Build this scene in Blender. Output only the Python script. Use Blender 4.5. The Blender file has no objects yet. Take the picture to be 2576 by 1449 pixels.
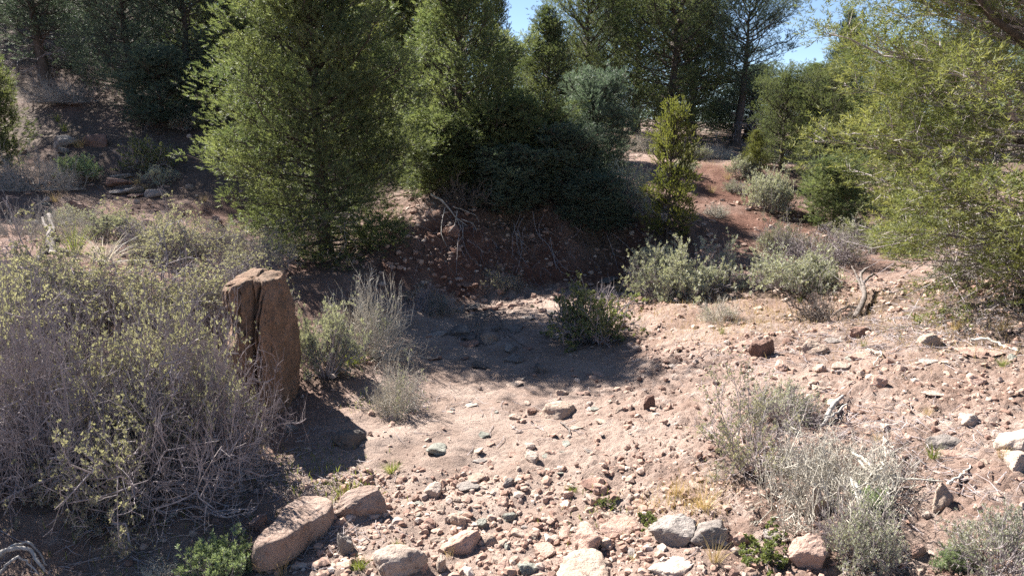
import bpy, math, random
import numpy as np
from mathutils import Vector, Matrix, Euler
R_ = math.radians
SC = bpy.context.scene
COL = SC.collection

# ---------------------------------------------------------------- camera, sky, sun, exposure
cam_d = bpy.data.cameras.new('camera')
cam_d.sensor_width = 36; cam_d.lens = 36 * 1740 / 2576; cam_d.clip_start = .05; cam_d.clip_end = 3000
cam = bpy.data.objects.new('camera', cam_d); COL.objects.link(cam)
cam.location = (0, 0, 2.2); cam.rotation_euler = (R_(90 - 12), 0, 0)
SC.camera = cam
SUN_EL, SUN_AZ = 43.0, -45.0                       # degrees above the horizon / clockwise from +Y
world = bpy.data.worlds.new('World'); SC.world = world; world.use_nodes = True
wn = world.node_tree.nodes; wl = world.node_tree.links
sky = wn.new('ShaderNodeTexSky'); sky.sky_type = 'NISHITA'; sky.sun_disc = False
sky.sun_elevation = R_(SUN_EL); sky.sun_rotation = R_(SUN_AZ % 360); sky.altitude = 2000; sky.air_density = .85; sky.dust_density = .4
bg = wn['Background']; bg.inputs['Strength'].default_value = .05
wl.new(sky.outputs[0], bg.inputs['Color'])
sl = bpy.data.lights.new('sun', 'SUN'); sl.energy = 5.0; sl.angle = R_(.53); sl.color = (1, .95, .88)
so = bpy.data.objects.new('sun', sl); COL.objects.link(so)
_sd = Vector((math.sin(R_(SUN_AZ)) * math.cos(R_(SUN_EL)), math.cos(R_(SUN_AZ)) * math.cos(R_(SUN_EL)), math.sin(R_(SUN_EL))))
so.rotation_euler = _sd.to_track_quat('Z', 'Y').to_euler(); so.location = (0, 0, 30)
SC.view_settings.view_transform = 'Standard'; SC.view_settings.look = 'None'
SC.view_settings.gamma = 1; SC.view_settings.use_curve_mapping = False
SC.view_settings.exposure = 1.98
SC.render.engine = 'CYCLES'
SC.cycles.max_bounces = 6; SC.cycles.diffuse_bounces = 2; SC.cycles.transmission_bounces = 3; SC.cycles.transparent_max_bounces = 4
SC.cycles.sample_clamp_indirect = 4
SC.cycles.use_denoising = False
SC.cycles.denoising_prefilter = 'ACCURATE'

# ---------------------------------------------------------------- numeric helpers and terrain shape
CAM_Z, PITCH, FPX = 2.2, math.radians(12.0), 1740.0      # photo measured on a 2576 x 1449 grid
CP, SP = math.cos(PITCH), math.sin(PITCH)

def ray(px, py):
    cx, cy = (px - 1288.0) / FPX, (724.5 - py) / FPX
    return np.array([cx, CP + cy * SP, -SP + cy * CP])

def hash2(i, j, s):
    with np.errstate(over='ignore'):
        h = (i.astype(np.int64) * 374761393 + j.astype(np.int64) * 668265263 + s * 144269504 + 1013904223) & 0x7fffffff
        h = ((h ^ (h >> 13)) * 1274126177) & 0x7fffffff
        h = (h ^ (h >> 16)) & 0x7fffffff
    return h / float(0x7fffffff)

def vn2(x, y, s=0):
    i, j = np.floor(x), np.floor(y)
    u, v = x - i, y - j
    u, v = u * u * u * (u * (u * 6 - 15) + 10), v * v * v * (v * (v * 6 - 15) + 10)
    a, b, c, d = hash2(i, j, s), hash2(i + 1, j, s), hash2(i, j + 1, s), hash2(i + 1, j + 1, s)
    return (a + (b - a) * u + (c - a) * v + (a - b - c + d) * u * v) * 2 - 1

def fbm2(x, y, s=0, octv=4, gain=.5):
    t, a, f = 0, 1.0, 1.0
    for k in range(octv):
        c, n = math.cos(.7 * k + .3), math.sin(.7 * k + .3)
        t = t + a * vn2((x * c - y * n) * f + 17.3 * k, (x * n + y * c) * f - 9.1 * k, s + k)
        a *= gain; f *= 2.03
    return t

def worley2(x, y, s=0):
    i, j = np.floor(x), np.floor(y)
    d1 = np.full(np.shape(x), 9.0); d2 = d1.copy()
    for di in (-1, 0, 1):
        for dj in (-1, 0, 1):
            cx = i + di + hash2(i + di, j + dj, s); cy = j + dj + hash2(i + di, j + dj, s + 7)
            d = np.hypot(x - cx, y - cy)
            d2 = np.minimum(d2, np.maximum(d1, d)); d1 = np.minimum(d1, d)
    return d1, d2

# control points: photo pixel with the ground height there (z) or its distance (Y)
CZ = [(1150,1440,0),(900,1440,.02),(1500,1440,.05),(1800,1440,.13),(2200,1440,.25),(2560,1440,.35),(600,1440,.05),(200,1440,.1),
 (0,1440,.2),(1150,1200,0),(1300,1000,0),(1250,900,0),(1300,800,0),(1400,745,0),(1560,712,.0),(1600,1100,.1),(1600,950,.1),(1650,850,.14),
 (1700,770,.2),(1900,1100,.28),(2200,1100,.42),(2560,1100,.55),(1900,900,.33),(2200,900,.48),(2560,900,.66),(2000,750,.38),
 (2300,760,.6),(2560,770,.8),(1720,735,.2),(900,1200,.03),(1000,1040,.03),(1050,900,.03),(900,960,.1),(850,1090,.1),(670,1075,.08),(650,1250,.06),
 (350,1290,.16),(100,1290,.28),(1060,790,.05),(1200,748,.0),(1350,722,.0),(1500,708,.02),(2150,640,.55)]
CY = [(1000,600,9.9),(1100,520,11.2),(1200,520,11.6),(1300,530,11.7),(1450,556,11.5),(1570,606,11.3),(1170,470,12.6),(1370,420,14.2),(1500,430,14),
 (800,660,10.3),(620,560,12),(540,500,12.6),(300,470,13),(300,350,15),(150,200,18),(450,270,17),(580,300,17),(50,450,12.6),(0,300,16),
 (0,560,10),(1840,600,10.8),(1850,500,13.2),(1800,400,17),(1840,362,20),(1620,385,18),(1620,500,12.6),(1670,600,11),(1965,425,14.5),
 (2300,560,12.2),(2560,550,11.8)]
CX = [(-3.6,5,.55),(-4,6.5,.85),(-3.0,6.5,.55),(-2.4,8,.38),(-5,8,1.0),(-4,9.5,.9),(-3,1,.25),(3,1,.45),(0,1,0),(0,-10,-.2),(-12,-10,1.5),
 (12,-10,1.5),(0,60,5),(-40,60,14),(40,60,4),(-15,30,8),(15,30,2.6),(0,30,3.3),(30,20,2),(8,20,1.7),(-30,10,7),(20,5,2),(-12,4,2.2),(4,32,3.0),(-60,0,10),(60,0,4),(0,-60,0)]
def _ctrl():
    P = [tuple(p) for p in CX]
    for px, py, z in CZ:
        d = ray(px, py); t = (z - CAM_Z) / d[2]; P.append((d[0] * t, d[1] * t, z))
    for px, py, Y in CY:
        d = ray(px, py); t = Y / d[1]; P.append((d[0] * t, Y, CAM_Z + d[2] * t))
    return np.array(P)
CTRL = _ctrl()
def _tps(r2):
    return .5 * r2 * np.log(r2 + 1e-9)
def _solve():
    n = len(CTRL); xy = CTRL[:, :2]
    K = _tps(((xy[:, None] - xy[None]) ** 2).sum(2)) + np.eye(n) * .02
    P = np.c_[np.ones(n), xy]
    A = np.block([[K, P], [P.T, np.zeros((3, 3))]])
    return np.linalg.solve(A, np.r_[CTRL[:, 2], 0, 0, 0])
TPSW = _solve()
def base_h(x, y):
    x, y = np.asarray(x, float), np.asarray(y, float)
    r = np.hypot(x, y); k = np.minimum(1, 55 / np.maximum(r, 1e-6))
    xf, yf = (x * k).ravel(), (y * k).ravel()
    z = TPSW[-3] + TPSW[-2] * xf + TPSW[-1] * yf
    for (cx, cy, _), w in zip(CTRL, TPSW[:-3]):
        z = z + w * _tps((xf - cx) ** 2 + (yf - cy) ** 2)
    return z.reshape(np.shape(x))
def bedness(x, y):
    # 1 on the smooth silt of the wash floor, 0 on the banks
    h = base_h(x, y)
    return np.clip(1 - (h - .03) / .1, 0, 1) * (np.abs(np.asarray(x)) < 4) * (np.asarray(y) < 12)
def height(x, y, fine=True):
    x, y = np.asarray(x, float), np.asarray(y, float)
    z = base_h(x, y) + .035 * fbm2(x * .9, y * .9, 3, 3)
    if fine:
        b = np.clip(1 - (z - .02) / .12, 0, 1) * np.clip((y - 4.2) / .8, 0, 1)
        near = np.clip(1.6 - np.hypot(x, y) / 12, .25, 1)
        d1, d2 = worley2(x * 15 + .5 * vn2(x * 9, y * 9, 5), y * 15, 11)
        clod = np.clip(d2 - d1, 0, .45) / .45
        e1, e2 = worley2(x * 34, y * 34, 23)
        clod2 = np.clip(e2 - e1, 0, .5) / .5
        amt = np.clip(.6 + .7 * vn2(x * 1.3, y * 1.3, 31) + .35 * (x > .5), .12, 1.15) * (1 - .5 * b)
        z = z + near * (amt * (.024 * clod * (.4 + .6 * hash2(np.floor(x*7), np.floor(y*7), 3) ) + .013 * clod2) + (.026 - .010 * b) * fbm2(x * 4, y * 4, 41, 3, .55))
        z = z - .006 * b * near
    bank = np.clip((x + 2.2) / .6, 0, 1) * np.clip((3.4 - x) / .6, 0, 1) * np.clip((y - 9.4) / .5, 0, 1) * np.clip((12.4 - y) / .5, 0, 1) * (fine)
    z = z + bank * (.07 * np.abs(fbm2(x * 2.4, y * 1.2, 61, 4, .6)) + .03 * np.round(2 * vn2(x * .8 + y * .3, z * 7, 71)) * .5 + .04 * fbm2(x * 7, y * 7, 67, 3))
    return z
_T = np.concatenate([np.linspace(1.5, 14, 1600), np.linspace(14.01, 70, 800)])
def at(px, py, fine=False):
    """ground point seen at a photo pixel"""
    d = ray(px, py)
    X, Y, Z = d[0] * _T, d[1] * _T, CAM_Z + d[2] * _T
    h = base_h(X, Y)
    k = np.nonzero(Z < h)[0]
    k = k[0] if len(k) else len(_T) - 1
    x, y = X[k], Y[k]
    return np.array([x, y, float(height(np.array([x]), np.array([y]), fine)[0])])
def on_row(px, Y):
    """ground point in the photo column px, Y metres ahead"""
    z = 1.0
    for _ in range(6):
        dep = Y * CP + (CAM_Z - z) * SP
        x = (px - 1288) / FPX * dep
        z = float(height(np.array([x]), np.array([Y]), False)[0])
    return np.array([x, Y, z])
def depth(p):
    return p[1] * CP + (CAM_Z - p[2]) * SP
def project(p):
    dep = depth(p); up = (p[2] - CAM_Z) * CP + p[1] * SP
    return 1288 + p[0] / dep * FPX, 724.5 - up / dep * FPX
# ---------------------------------------------------------------- mesh helpers
def mesh(name, V, F, mat, smooth=False, **attr):
    me = bpy.data.meshes.new(name)
    V = np.ascontiguousarray(V, np.float32); F = np.ascontiguousarray(F, np.int32)
    k = F.shape[1]
    me.vertices.add(len(V)); me.vertices.foreach_set('co', V.ravel())
    me.loops.add(F.size); me.loops.foreach_set('vertex_index', F.ravel())
    me.polygons.add(len(F)); me.polygons.foreach_set('loop_start', np.arange(0, F.size, k, dtype=np.int32))
    me.polygons.foreach_set('use_smooth', np.full(len(F), smooth, bool))
    for a, v in attr.items():
        me.attributes.new(a, 'FLOAT', 'POINT').data.foreach_set('value', np.ascontiguousarray(v, np.float32))
    me.materials.append(mat)
    me.update(calc_edges=True)
    return me
def props(o, label=None, cat=None, group=None, kind=None):
    for k, v in (('label', label), ('category', cat), ('group', group), ('kind', kind)):
        if v: o[k] = v
    return o
def single(name, me, loc=(0, 0, 0), rot=(0, 0, 0), scale=(1, 1, 1), **kw):
    o = bpy.data.objects.new(name, me); COL.objects.link(o)
    o.location = loc; o.rotation_euler = rot; o.scale = scale
    return props(o, **kw)
def thing(name, parts, loc, rotz=0, scale=(1, 1, 1), tilt=(0, 0), needles=None, **kw):
    """an Empty at the base of a thing and one child per part; the parts share mesh data between copies"""
    e = bpy.data.objects.new(name, None); COL.objects.link(e)
    e.empty_display_size = .1
    e.location = loc; e.rotation_euler = (tilt[0], tilt[1], rotz); e.scale = scale
    props(e, **kw)
    for pn, me in parts:
        c = bpy.data.objects.new(pn, me); COL.objects.link(c); c.parent = e
        if pn == 'crown' and needles:
            c.material_slots[0].link = 'OBJECT'; c.material_slots[0].material = needles
    return e
def nrm(v):
    return v / np.maximum(np.linalg.norm(v, axis=-1, keepdims=True), 1e-9)
def cat(*VF):
    Vs, Fs, n = [], [], 0
    for V, F in VF:
        Vs.append(V); Fs.append(F + n); n += len(V)
    return np.concatenate(Vs), np.concatenate(Fs)
def tubes(P, Rr, sides=3, rng=None, cap=False):
    """N polylines of K points (N,K,3) with radii (N,K) as tapering tubes"""
    N, K, _ = P.shape
    T = np.empty_like(P); T[:, 1:-1] = P[:, 2:] - P[:, :-2]; T[:, 0] = P[:, 1] - P[:, 0]; T[:, -1] = P[:, -1] - P[:, -2]
    T = nrm(T)
    ref = (rng or np.random.RandomState(1)).normal(size=(N, 1, 3))
    U = nrm(np.cross(T, np.broadcast_to(ref, T.shape))); W = np.cross(T, U)
    a = np.arange(sides) * 2 * math.pi / sides
    V = P[:, :, None] + Rr[:, :, None, None] * (U[:, :, None] * np.cos(a)[:, None] + W[:, :, None] * np.sin(a)[:, None])
    idx = np.arange(N * K * sides).reshape(N, K, sides)
    A, B = idx[:, :-1], idx[:, 1:]
    A2, B2 = np.roll(A, -1, 2), np.roll(B, -1, 2)
    F = np.concatenate([np.stack([A, A2, B2], -1).reshape(-1, 3), np.stack([A, B2, B], -1).reshape(-1, 3)])
    if cap:
        for end in (0, K - 1):
            for s in range(1, sides - 1):
                F = np.concatenate([F, np.stack([idx[:, end, 0], idx[:, end, s], idx[:, end, s + 1]], -1)])
    return V.reshape(-1, 3), F
def scatter(TV, TF, pos, dirs, scale, rng):
    """copies of a small template (axis +Z) at pos, axis along dirs, random spin"""
    N, m = len(pos), len(TV)
    d = nrm(dirs); U = nrm(np.cross(d, rng.normal(size=(N, 3)))); W = np.cross(d, U)
    V = pos[:, None] + scale[:, None, None] * (TV[None, :, 0:1] * U[:, None] + TV[None, :, 1:2] * W[:, None] + TV[None, :, 2:3] * d[:, None])
    F = TF[None] + (np.arange(N) * m)[:, None, None]
    return V.reshape(-1, 3), F.reshape(-1, 3)
def blades(P, Wd, side):
    """N flat ribbons: P (N,K,3), widths (N,K), side vectors (N,3)"""
    N, K, _ = P.shape
    off = side[:, None] * Wd[..., None] * .5
    V = np.stack([P - off, P + off], 2)
    idx = np.arange(N * K * 2).reshape(N, K, 2)
    a, b, c, d = idx[:, :-1, 0], idx[:, :-1, 1], idx[:, 1:, 1], idx[:, 1:, 0]
    F = np.concatenate([np.stack([a, b, c], -1).reshape(-1, 3), np.stack([a, c, d], -1).reshape(-1, 3)])
    return V.reshape(-1, 3), F
def tuft_template(n, axis, length, width, ang, seed, clump=1.0):
    """needles set round a short axis; each a thin triangle"""
    r = np.random.RandomState(seed); V = []; F = []
    for k in range(n):
        t = (k + .5) / n; phi = k * 2.4 + r.uniform(-.4, .4); an = ang * (1.25 - .8 * t) * r.uniform(.75, 1.2)
        d = np.array([math.cos(phi) * math.sin(an), math.sin(phi) * math.sin(an), math.cos(an)])
        s = np.cross(d, r.normal(size=3)); s /= np.linalg.norm(s)
        b = np.array([0, 0, t * axis]); L = length * r.uniform(.75, 1.15)
        V += [b - s * width * .5, b + s * width * .5 + d * L * .12, b + d * L]; F.append([3 * k, 3 * k + 1, 3 * k + 2])
    return np.array(V), np.array(F)
def leaf_template(n, spread, ll, lw, seed):
    """a rosette of small flat leaves (two triangles each)"""
    r = np.random.RandomState(seed); V = []; F = []
    for k in range(n):
        phi = k * 2.4; an = r.uniform(.3, 1.0) * spread
        d = np.array([math.cos(phi) * math.sin(an), math.sin(phi) * math.sin(an), math.cos(an)])
        s = np.cross(d, r.normal(size=3)); s /= np.linalg.norm(s); L = ll * r.uniform(.7, 1.2)
        m = d * L * .6
        V += [d * 0, m - s * lw * .5, d * L, m + s * lw * .5]; F += [[4 * k, 4 * k + 1, 4 * k + 2], [4 * k, 4 * k + 2, 4 * k + 3]]
    return np.array(V), np.array(F)

# ---------------------------------------------------------------- materials
def _mat(name):
    m = bpy.data.materials.new(name); m.use_nodes = True
    nt = m.node_tree; b = nt.nodes['Principled BSDF']; b.inputs['Specular IOR Level'].default_value = .25
    b.inputs['Roughness'].default_value = .9
    return m, nt, nt.nodes, nt.links, b
def _mix(N, L, f, a, b, mode='MIX'):
    n = N.new('ShaderNodeMix'); n.data_type = 'RGBA'; n.blend_type = mode
    for s, v in ((0, f), (6, a), (7, b)):
        if isinstance(v, (int, float)): n.inputs[s].default_value = v
        elif isinstance(v, tuple): n.inputs[s].default_value = v + (1,)
        else: L.new(v, n.inputs[s])
    return n.outputs[2]
def _noise(N, L, scale, detail=4, rough=.55, vec=None, lac=2.0):
    n = N.new('ShaderNodeTexNoise'); n.inputs['Scale'].default_value = scale; n.inputs['Detail'].default_value = detail
    n.inputs['Roughness'].default_value = rough
    if vec is not None: L.new(vec, n.inputs['Vector'])
    return n.outputs['Fac']
def _ramp(N, L, fac, a, b):
    n = N.new('ShaderNodeMapRange'); n.inputs[1].default_value = a; n.inputs[2].default_value = b; L.new(fac, n.inputs[0])
    return n.outputs[0]
def _attr(N, name):
    n = N.new('ShaderNodeAttribute'); n.attribute_name = name
    return n.outputs['Fac']
def _bump(N, L, h, strength, dist, prev=None):
    n = N.new('ShaderNodeBump'); n.inputs['Strength'].default_value = strength; n.inputs['Distance'].default_value = dist
    L.new(h, n.inputs['Height'])
    if prev is not None: L.new(prev, n.inputs['Normal'])
    return n.outputs[0]
def leaf_mat(name, c1, c2, trans=.3, rough=.6, tcol=None, vary=.35):
    m, nt, N, L, b = _mat(name)
    c = _mix(N, L, _attr(N, 'tint'), c1, c2)
    oi = N.new('ShaderNodeObjectInfo')
    hv = N.new('ShaderNodeHueSaturation'); L.new(c, hv.inputs['Color'])
    mr = N.new('ShaderNodeMapRange'); mr.inputs[3].default_value = 1 - vary * .5; mr.inputs[4].default_value = 1 + vary * .5
    L.new(oi.outputs['Random'], mr.inputs[0]); L.new(mr.outputs[0], hv.inputs['Value'])
    L.new(hv.outputs[0], b.inputs['Base Color']); b.inputs['Roughness'].default_value = rough
    t = N.new('ShaderNodeBsdfTranslucent'); tc = _mix(N, L, 1.0, hv.outputs[0], tcol or (1.5, 1.5, .8), 'MULTIPLY'); L.new(tc, t.inputs['Color'])
    mx = N.new('ShaderNodeMixShader'); mx.inputs[0].default_value = trans
    L.new(b.outputs[0], mx.inputs[1]); L.new(t.outputs[0], mx.inputs[2]); L.new(mx.outputs[0], N['Material Output'].inputs['Surface'])
    return m
def wood_mat(name, c1, c2, scale=12):
    m, nt, N, L, b = _mat(name)
    tc = N.new('ShaderNodeTexCoord'); mp = N.new('ShaderNodeMapping'); mp.inputs['Scale'].default_value = (1, 1, .25); L.new(tc.outputs['Object'], mp.inputs[0])
    f = _noise(N, L, scale, 5, .65, mp.outputs[0])
    oi = N.new('ShaderNodeObjectInfo')
    c = _mix(N, L, _ramp(N, L, f, .32, .68), c1, c2)
    L.new(c, b.inputs['Base Color'])
    L.new(_bump(N, L, _noise(N, L, scale * 4, 4, .6, mp.outputs[0]), .6, .01), b.inputs['Normal'])
    return m
def rock_mat(name, c1, c2, c3, lichen=None, scale=1.0):
    m, nt, N, L, b = _mat(name)
    tc = N.new('ShaderNodeTexCoord'); oi = N.new('ShaderNodeObjectInfo')
    ad = N.new('ShaderNodeVectorMath'); ad.operation = 'ADD'
    sc = N.new('ShaderNodeVectorMath'); sc.operation = 'SCALE'; sc.inputs[0].default_value = (37, 19, 53); L.new(oi.outputs['Random'], sc.inputs['Scale'])
    geo = N.new('ShaderNodeNewGeometry')
    L.new(geo.outputs['Position'], ad.inputs[0]); L.new(sc.outputs[0], ad.inputs[1])
    v = ad.outputs[0]
    c = _mix(N, L, _ramp(N, L, _noise(N, L, 7 * scale, 5, .6, v), .35, .65), c1, c2)
    c = _mix(N, L, _ramp(N, L, _noise(N, L, 22 * scale, 4, .6, v), .55, .72), c, c3)
    c = _mix(N, L, _ramp(N, L, _noise(N, L, 140 * scale, 2, .5, v), .3, .75), c, (1.25, 1.22, 1.2), 'MULTIPLY')
    if lichen:
        c = _mix(N, L, _ramp(N, L, _noise(N, L, 11 * scale, 6, .7, v), .62, .66), c, lichen)
    hv = N.new('ShaderNodeHueSaturation'); L.new(c, hv.inputs['Color'])
    mr = N.new('ShaderNodeMapRange'); mr.inputs[3].default_value = .8; mr.inputs[4].default_value = 1.2
    L.new(oi.outputs['Random'], mr.inputs[0]); L.new(mr.outputs[0], hv.inputs['Value'])
    L.new(hv.outputs[0], b.inputs['Base Color'])
    n1 = _bump(N, L, _noise(N, L, 22 * scale, 7, .7, v), 1.0, .035)
    L.new(_bump(N, L, _noise(N, L, 160 * scale, 3, .6, v), .5, .004, n1), b.inputs['Normal'])
    return m
M = {}
M['pine'] = leaf_mat('pine_needles', (.064, .088, .046), (.145, .162, .078), .42, tcol=(1.4, 1.42, .85))
M['pine_blue'] = leaf_mat('pine_needles_blue_green', (.082, .112, .086), (.140, .170, .118), .34, tcol=(1.2, 1.3, 1.0))
M['pine_yellow'] = leaf_mat('pine_needles_yellow_green', (.082, .104, .042), (.188, .192, .078), .42, tcol=(1.42, 1.38, .85))
M['juniper'] = leaf_mat('juniper_scales', (.060, .080, .022), (.130, .150, .030), .25)
M['juniper_bright'] = leaf_mat('juniper_scales_bright', (.092, .108, .030), (.172, .174, .060), .4)
M['sage'] = leaf_mat('sagebrush_leaves', (.265, .275, .220), (.440, .445, .370), .2)
M['sage_green'] = leaf_mat('young_sagebrush_leaves', (.190, .245, .150), (.350, .415, .250), .25)
M['bitter'] = leaf_mat('bitterbrush_leaves', (.178, .172, .142), (.318, .306, .252), .3)
M['leaf_green'] = leaf_mat('fresh_green_leaves', (.145, .170, .085), (.265, .285, .150), .38)
M['grass'] = leaf_mat('green_grass_blades', (.120, .150, .042), (.230, .255, .085), .35)
M['straw'] = leaf_mat('dry_grass_blades', (.340, .260, .120), (.500, .400, .210), .3, tcol=(1.2, 1.1, .9))
M['pale_straw'] = leaf_mat('bleached_grass_blades', (.45, .42, .34), (.62, .58, .48), .3, tcol=(1.1, 1.05, .95))
M['bark'] = wood_mat('bark', (.045, .034, .028), (.13, .105, .09), 14)
M['grey_wood'] = wood_mat('weathered_grey_wood', (.20, .18, .165), (.48, .45, .41), 18)
M['dark_wood'] = wood_mat('dark_dead_wood', (.07, .055, .048), (.22, .19, .17), 18)
M['twig'] = wood_mat('grey_twigs', (.18, .148, .152), (.42, .372, .365), 20)
M['twig_pale'] = wood_mat('pale_twigs', (.34, .31, .26), (.60, .56, .48), 20)
M['tan'] = rock_mat('tan_rock', (.30, .225, .18), (.41, .325, .265), (.22, .155, .12))
M['pink'] = rock_mat('pink_rock', (.31, .205, .165), (.42, .30, .245), (.24, .145, .115))
M['grey'] = rock_mat('grey_rock', (.19, .165, .15), (.31, .275, .25), (.13, .115, .105))
M['white'] = rock_mat('pale_rock', (.37, .295, .245), (.47, .39, .335), (.28, .205, .16))
M['red'] = rock_mat('red_brown_rock', (.16, .095, .075), (.26, .165, .13), (.10, .06, .05))
M['green'] = rock_mat('green_grey_rock', (.17, .175, .15), (.27, .265, .23), (.12, .12, .105))
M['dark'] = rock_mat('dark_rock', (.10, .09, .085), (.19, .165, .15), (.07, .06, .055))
M['stone'] = rock_mat('standing_stone_rock', (.145, .097, .067), (.25, .16, .11), (.06, .047, .039), (.18, .17, .14), .8)
M['slab'] = rock_mat('slab_rock', (.25, .18, .145), (.33, .25, .21), (.18, .11, .08))
M['herb'] = leaf_mat('dusty_herb_leaves', (.105, .130, .052), (.195, .215, .095), .3)
def gravel_mat():
    m, nt, N, L, b = _mat('gravel_stones')
    cr = N.new('ShaderNodeValToRGB'); e = cr.color_ramp.elements
    e[0].position, e[0].color = 0, (.20, .125, .10, 1); e[1].position, e[1].color = 1, (.52, .44, .38, 1)
    for p, c in ((.3, (.31, .20, .155, 1)), (.55, (.42, .30, .24, 1)), (.72, (.34, .27, .235, 1)), (.85, (.46, .37, .31, 1))):
        q = e.new(p); q.color = c
    L.new(_attr(N, 'tint'), cr.inputs[0])
    geo = N.new('ShaderNodeNewGeometry')
    c = _mix(N, L, _noise(N, L, 60, 4, .6, geo.outputs['Position']), cr.outputs[0], (.6, .55, .5), 'MULTIPLY')
    c2 = _mix(N, L, .45, cr.outputs[0], c)
    L.new(c2, b.inputs['Base Color'])
    L.new(_bump(N, L, _noise(N, L, 120, 4, .6, geo.outputs['Position']), .6, .006), b.inputs['Normal'])
    return m
M['gravel'] = gravel_mat()
def soil_mat():
    m, nt, N, L, b = _mat('soil')
    geo = N.new('ShaderNodeNewGeometry'); v = geo.outputs['Position']
    c = _mix(N, L, _ramp(N, L, _noise(N, L, 1.7, 7, .68, v), .38, .62), (.345, .264, .224), (.245, .170, .138))
    c = _mix(N, L, _ramp(N, L, _noise(N, L, 6, 6, .65, v), .52, .68), c, (.43, .355, .315))
    c = _mix(N, L, _ramp(N, L, _noise(N, L, 30, 5, .65, v), .55, .75), c, (.21, .14, .108))
    silt = _mix(N, L, _ramp(N, L, _noise(N, L, 2.2, 6, .6, v), .4, .62), (.375, .298, .255), (.275, .208, .174))
    c = _mix(N, L, _attr(N, 'bed'), c, silt)
    red = _mix(N, L, _ramp(N, L, _noise(N, L, 5, 6, .65, v), .4, .65), (.115, .060, .045), (.185, .105, .08))
    c = _mix(N, L, _attr(N, 'red'), c, red)
    duff = _mix(N, L, _ramp(N, L, _noise(N, L, 18, 6, .7, v), .42, .6), (.085, .062, .05), (.185, .14, .11))  # plant litter colour, also used to paint shade on the upper left slope
    c = _mix(N, L, _attr(N, 'duff'), c, duff)
    c = _mix(N, L, _ramp(N, L, _noise(N, L, 190, 3, .6, v), .25, .8), (.72, .70, .68), (1.28, 1.26, 1.24)) if False else _mix(N, L, .8, c, _mix(N, L, 1.0, c, _mix(N, L, _ramp(N, L, _noise(N, L, 150, 4, .65, v), .3, .72), (.62, .58, .56), (1.3, 1.28, 1.26)), 'MULTIPLY'))
    L.new(c, b.inputs['Base Color'])
    n1 = _bump(N, L, _noise(N, L, 34, 7, .72, v), .95, .03)
    n1 = _bump(N, L, _noise(N, L, 11, 5, .6, v), .6, .05, n1)
    L.new(_bump(N, L, _noise(N, L, 150, 4, .7, v), .9, .007, n1), b.inputs['Normal'])
    b.inputs['Specular IOR Level'].default_value = .1
    return m
M['soil'] = soil_mat()
# ---------------------------------------------------------------- plant generators
def grow(P, n, t0, t1, lens, spread, up, rng, K=4, curve=.25):
    """n children per polyline of P (N,K0,3): returns polylines (N*n,K,3) and the parent parameter of each"""
    N, K0, _ = P.shape
    t = t0 + (t1 - t0) * (np.tile((np.arange(n) + .5) / n, (N, 1)) + rng.uniform(-.5, .5, (N, n)) / n)
    f = np.clip(t, 0, .999) * (K0 - 1); i = np.minimum(f.astype(int), K0 - 2); w = (f - i)[..., None]
    ar = np.arange(N)[:, None]
    a, b = P[ar, i], P[ar, i + 1]
    pos = (a + (b - a) * w).reshape(-1, 3); tan = nrm(b - a).reshape(-1, 3)
    rnd = nrm(rng.normal(size=pos.shape)); lat = nrm(rnd - tan * (rnd * tan).sum(1, keepdims=True))
    d = nrm(tan * (1 - spread) + lat * spread + np.array([0, 0, up]))
    L = (lens(t.ravel(), np.repeat(np.arange(N), n)) * rng.uniform(.6, 1.25, len(pos)))[:, None, None]
    s = np.linspace(0, 1, K)[None, :, None]
    bend = nrm(rng.normal(size=pos.shape))[:, None] * curve + np.array([0, 0, up * .5])
    Q = pos[:, None] + L * (d[:, None] * s + bend * s * s * .6)
    return Q, t.ravel()
def taper(N, K, r0, r1):
    return np.linspace(1, 0, K)[None] * (np.asarray(r0).reshape(-1, 1) - r1) + r1 + np.zeros((N, K))
NEEDLE = tuft_template(9, .085, .058, .0128, .85, 3)
NEEDLE_FINE = tuft_template(10, .10, .058, .0114, .95, 4)
SCALES = tuft_template(11, .075, .036, .0125, .62, 5)

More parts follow.
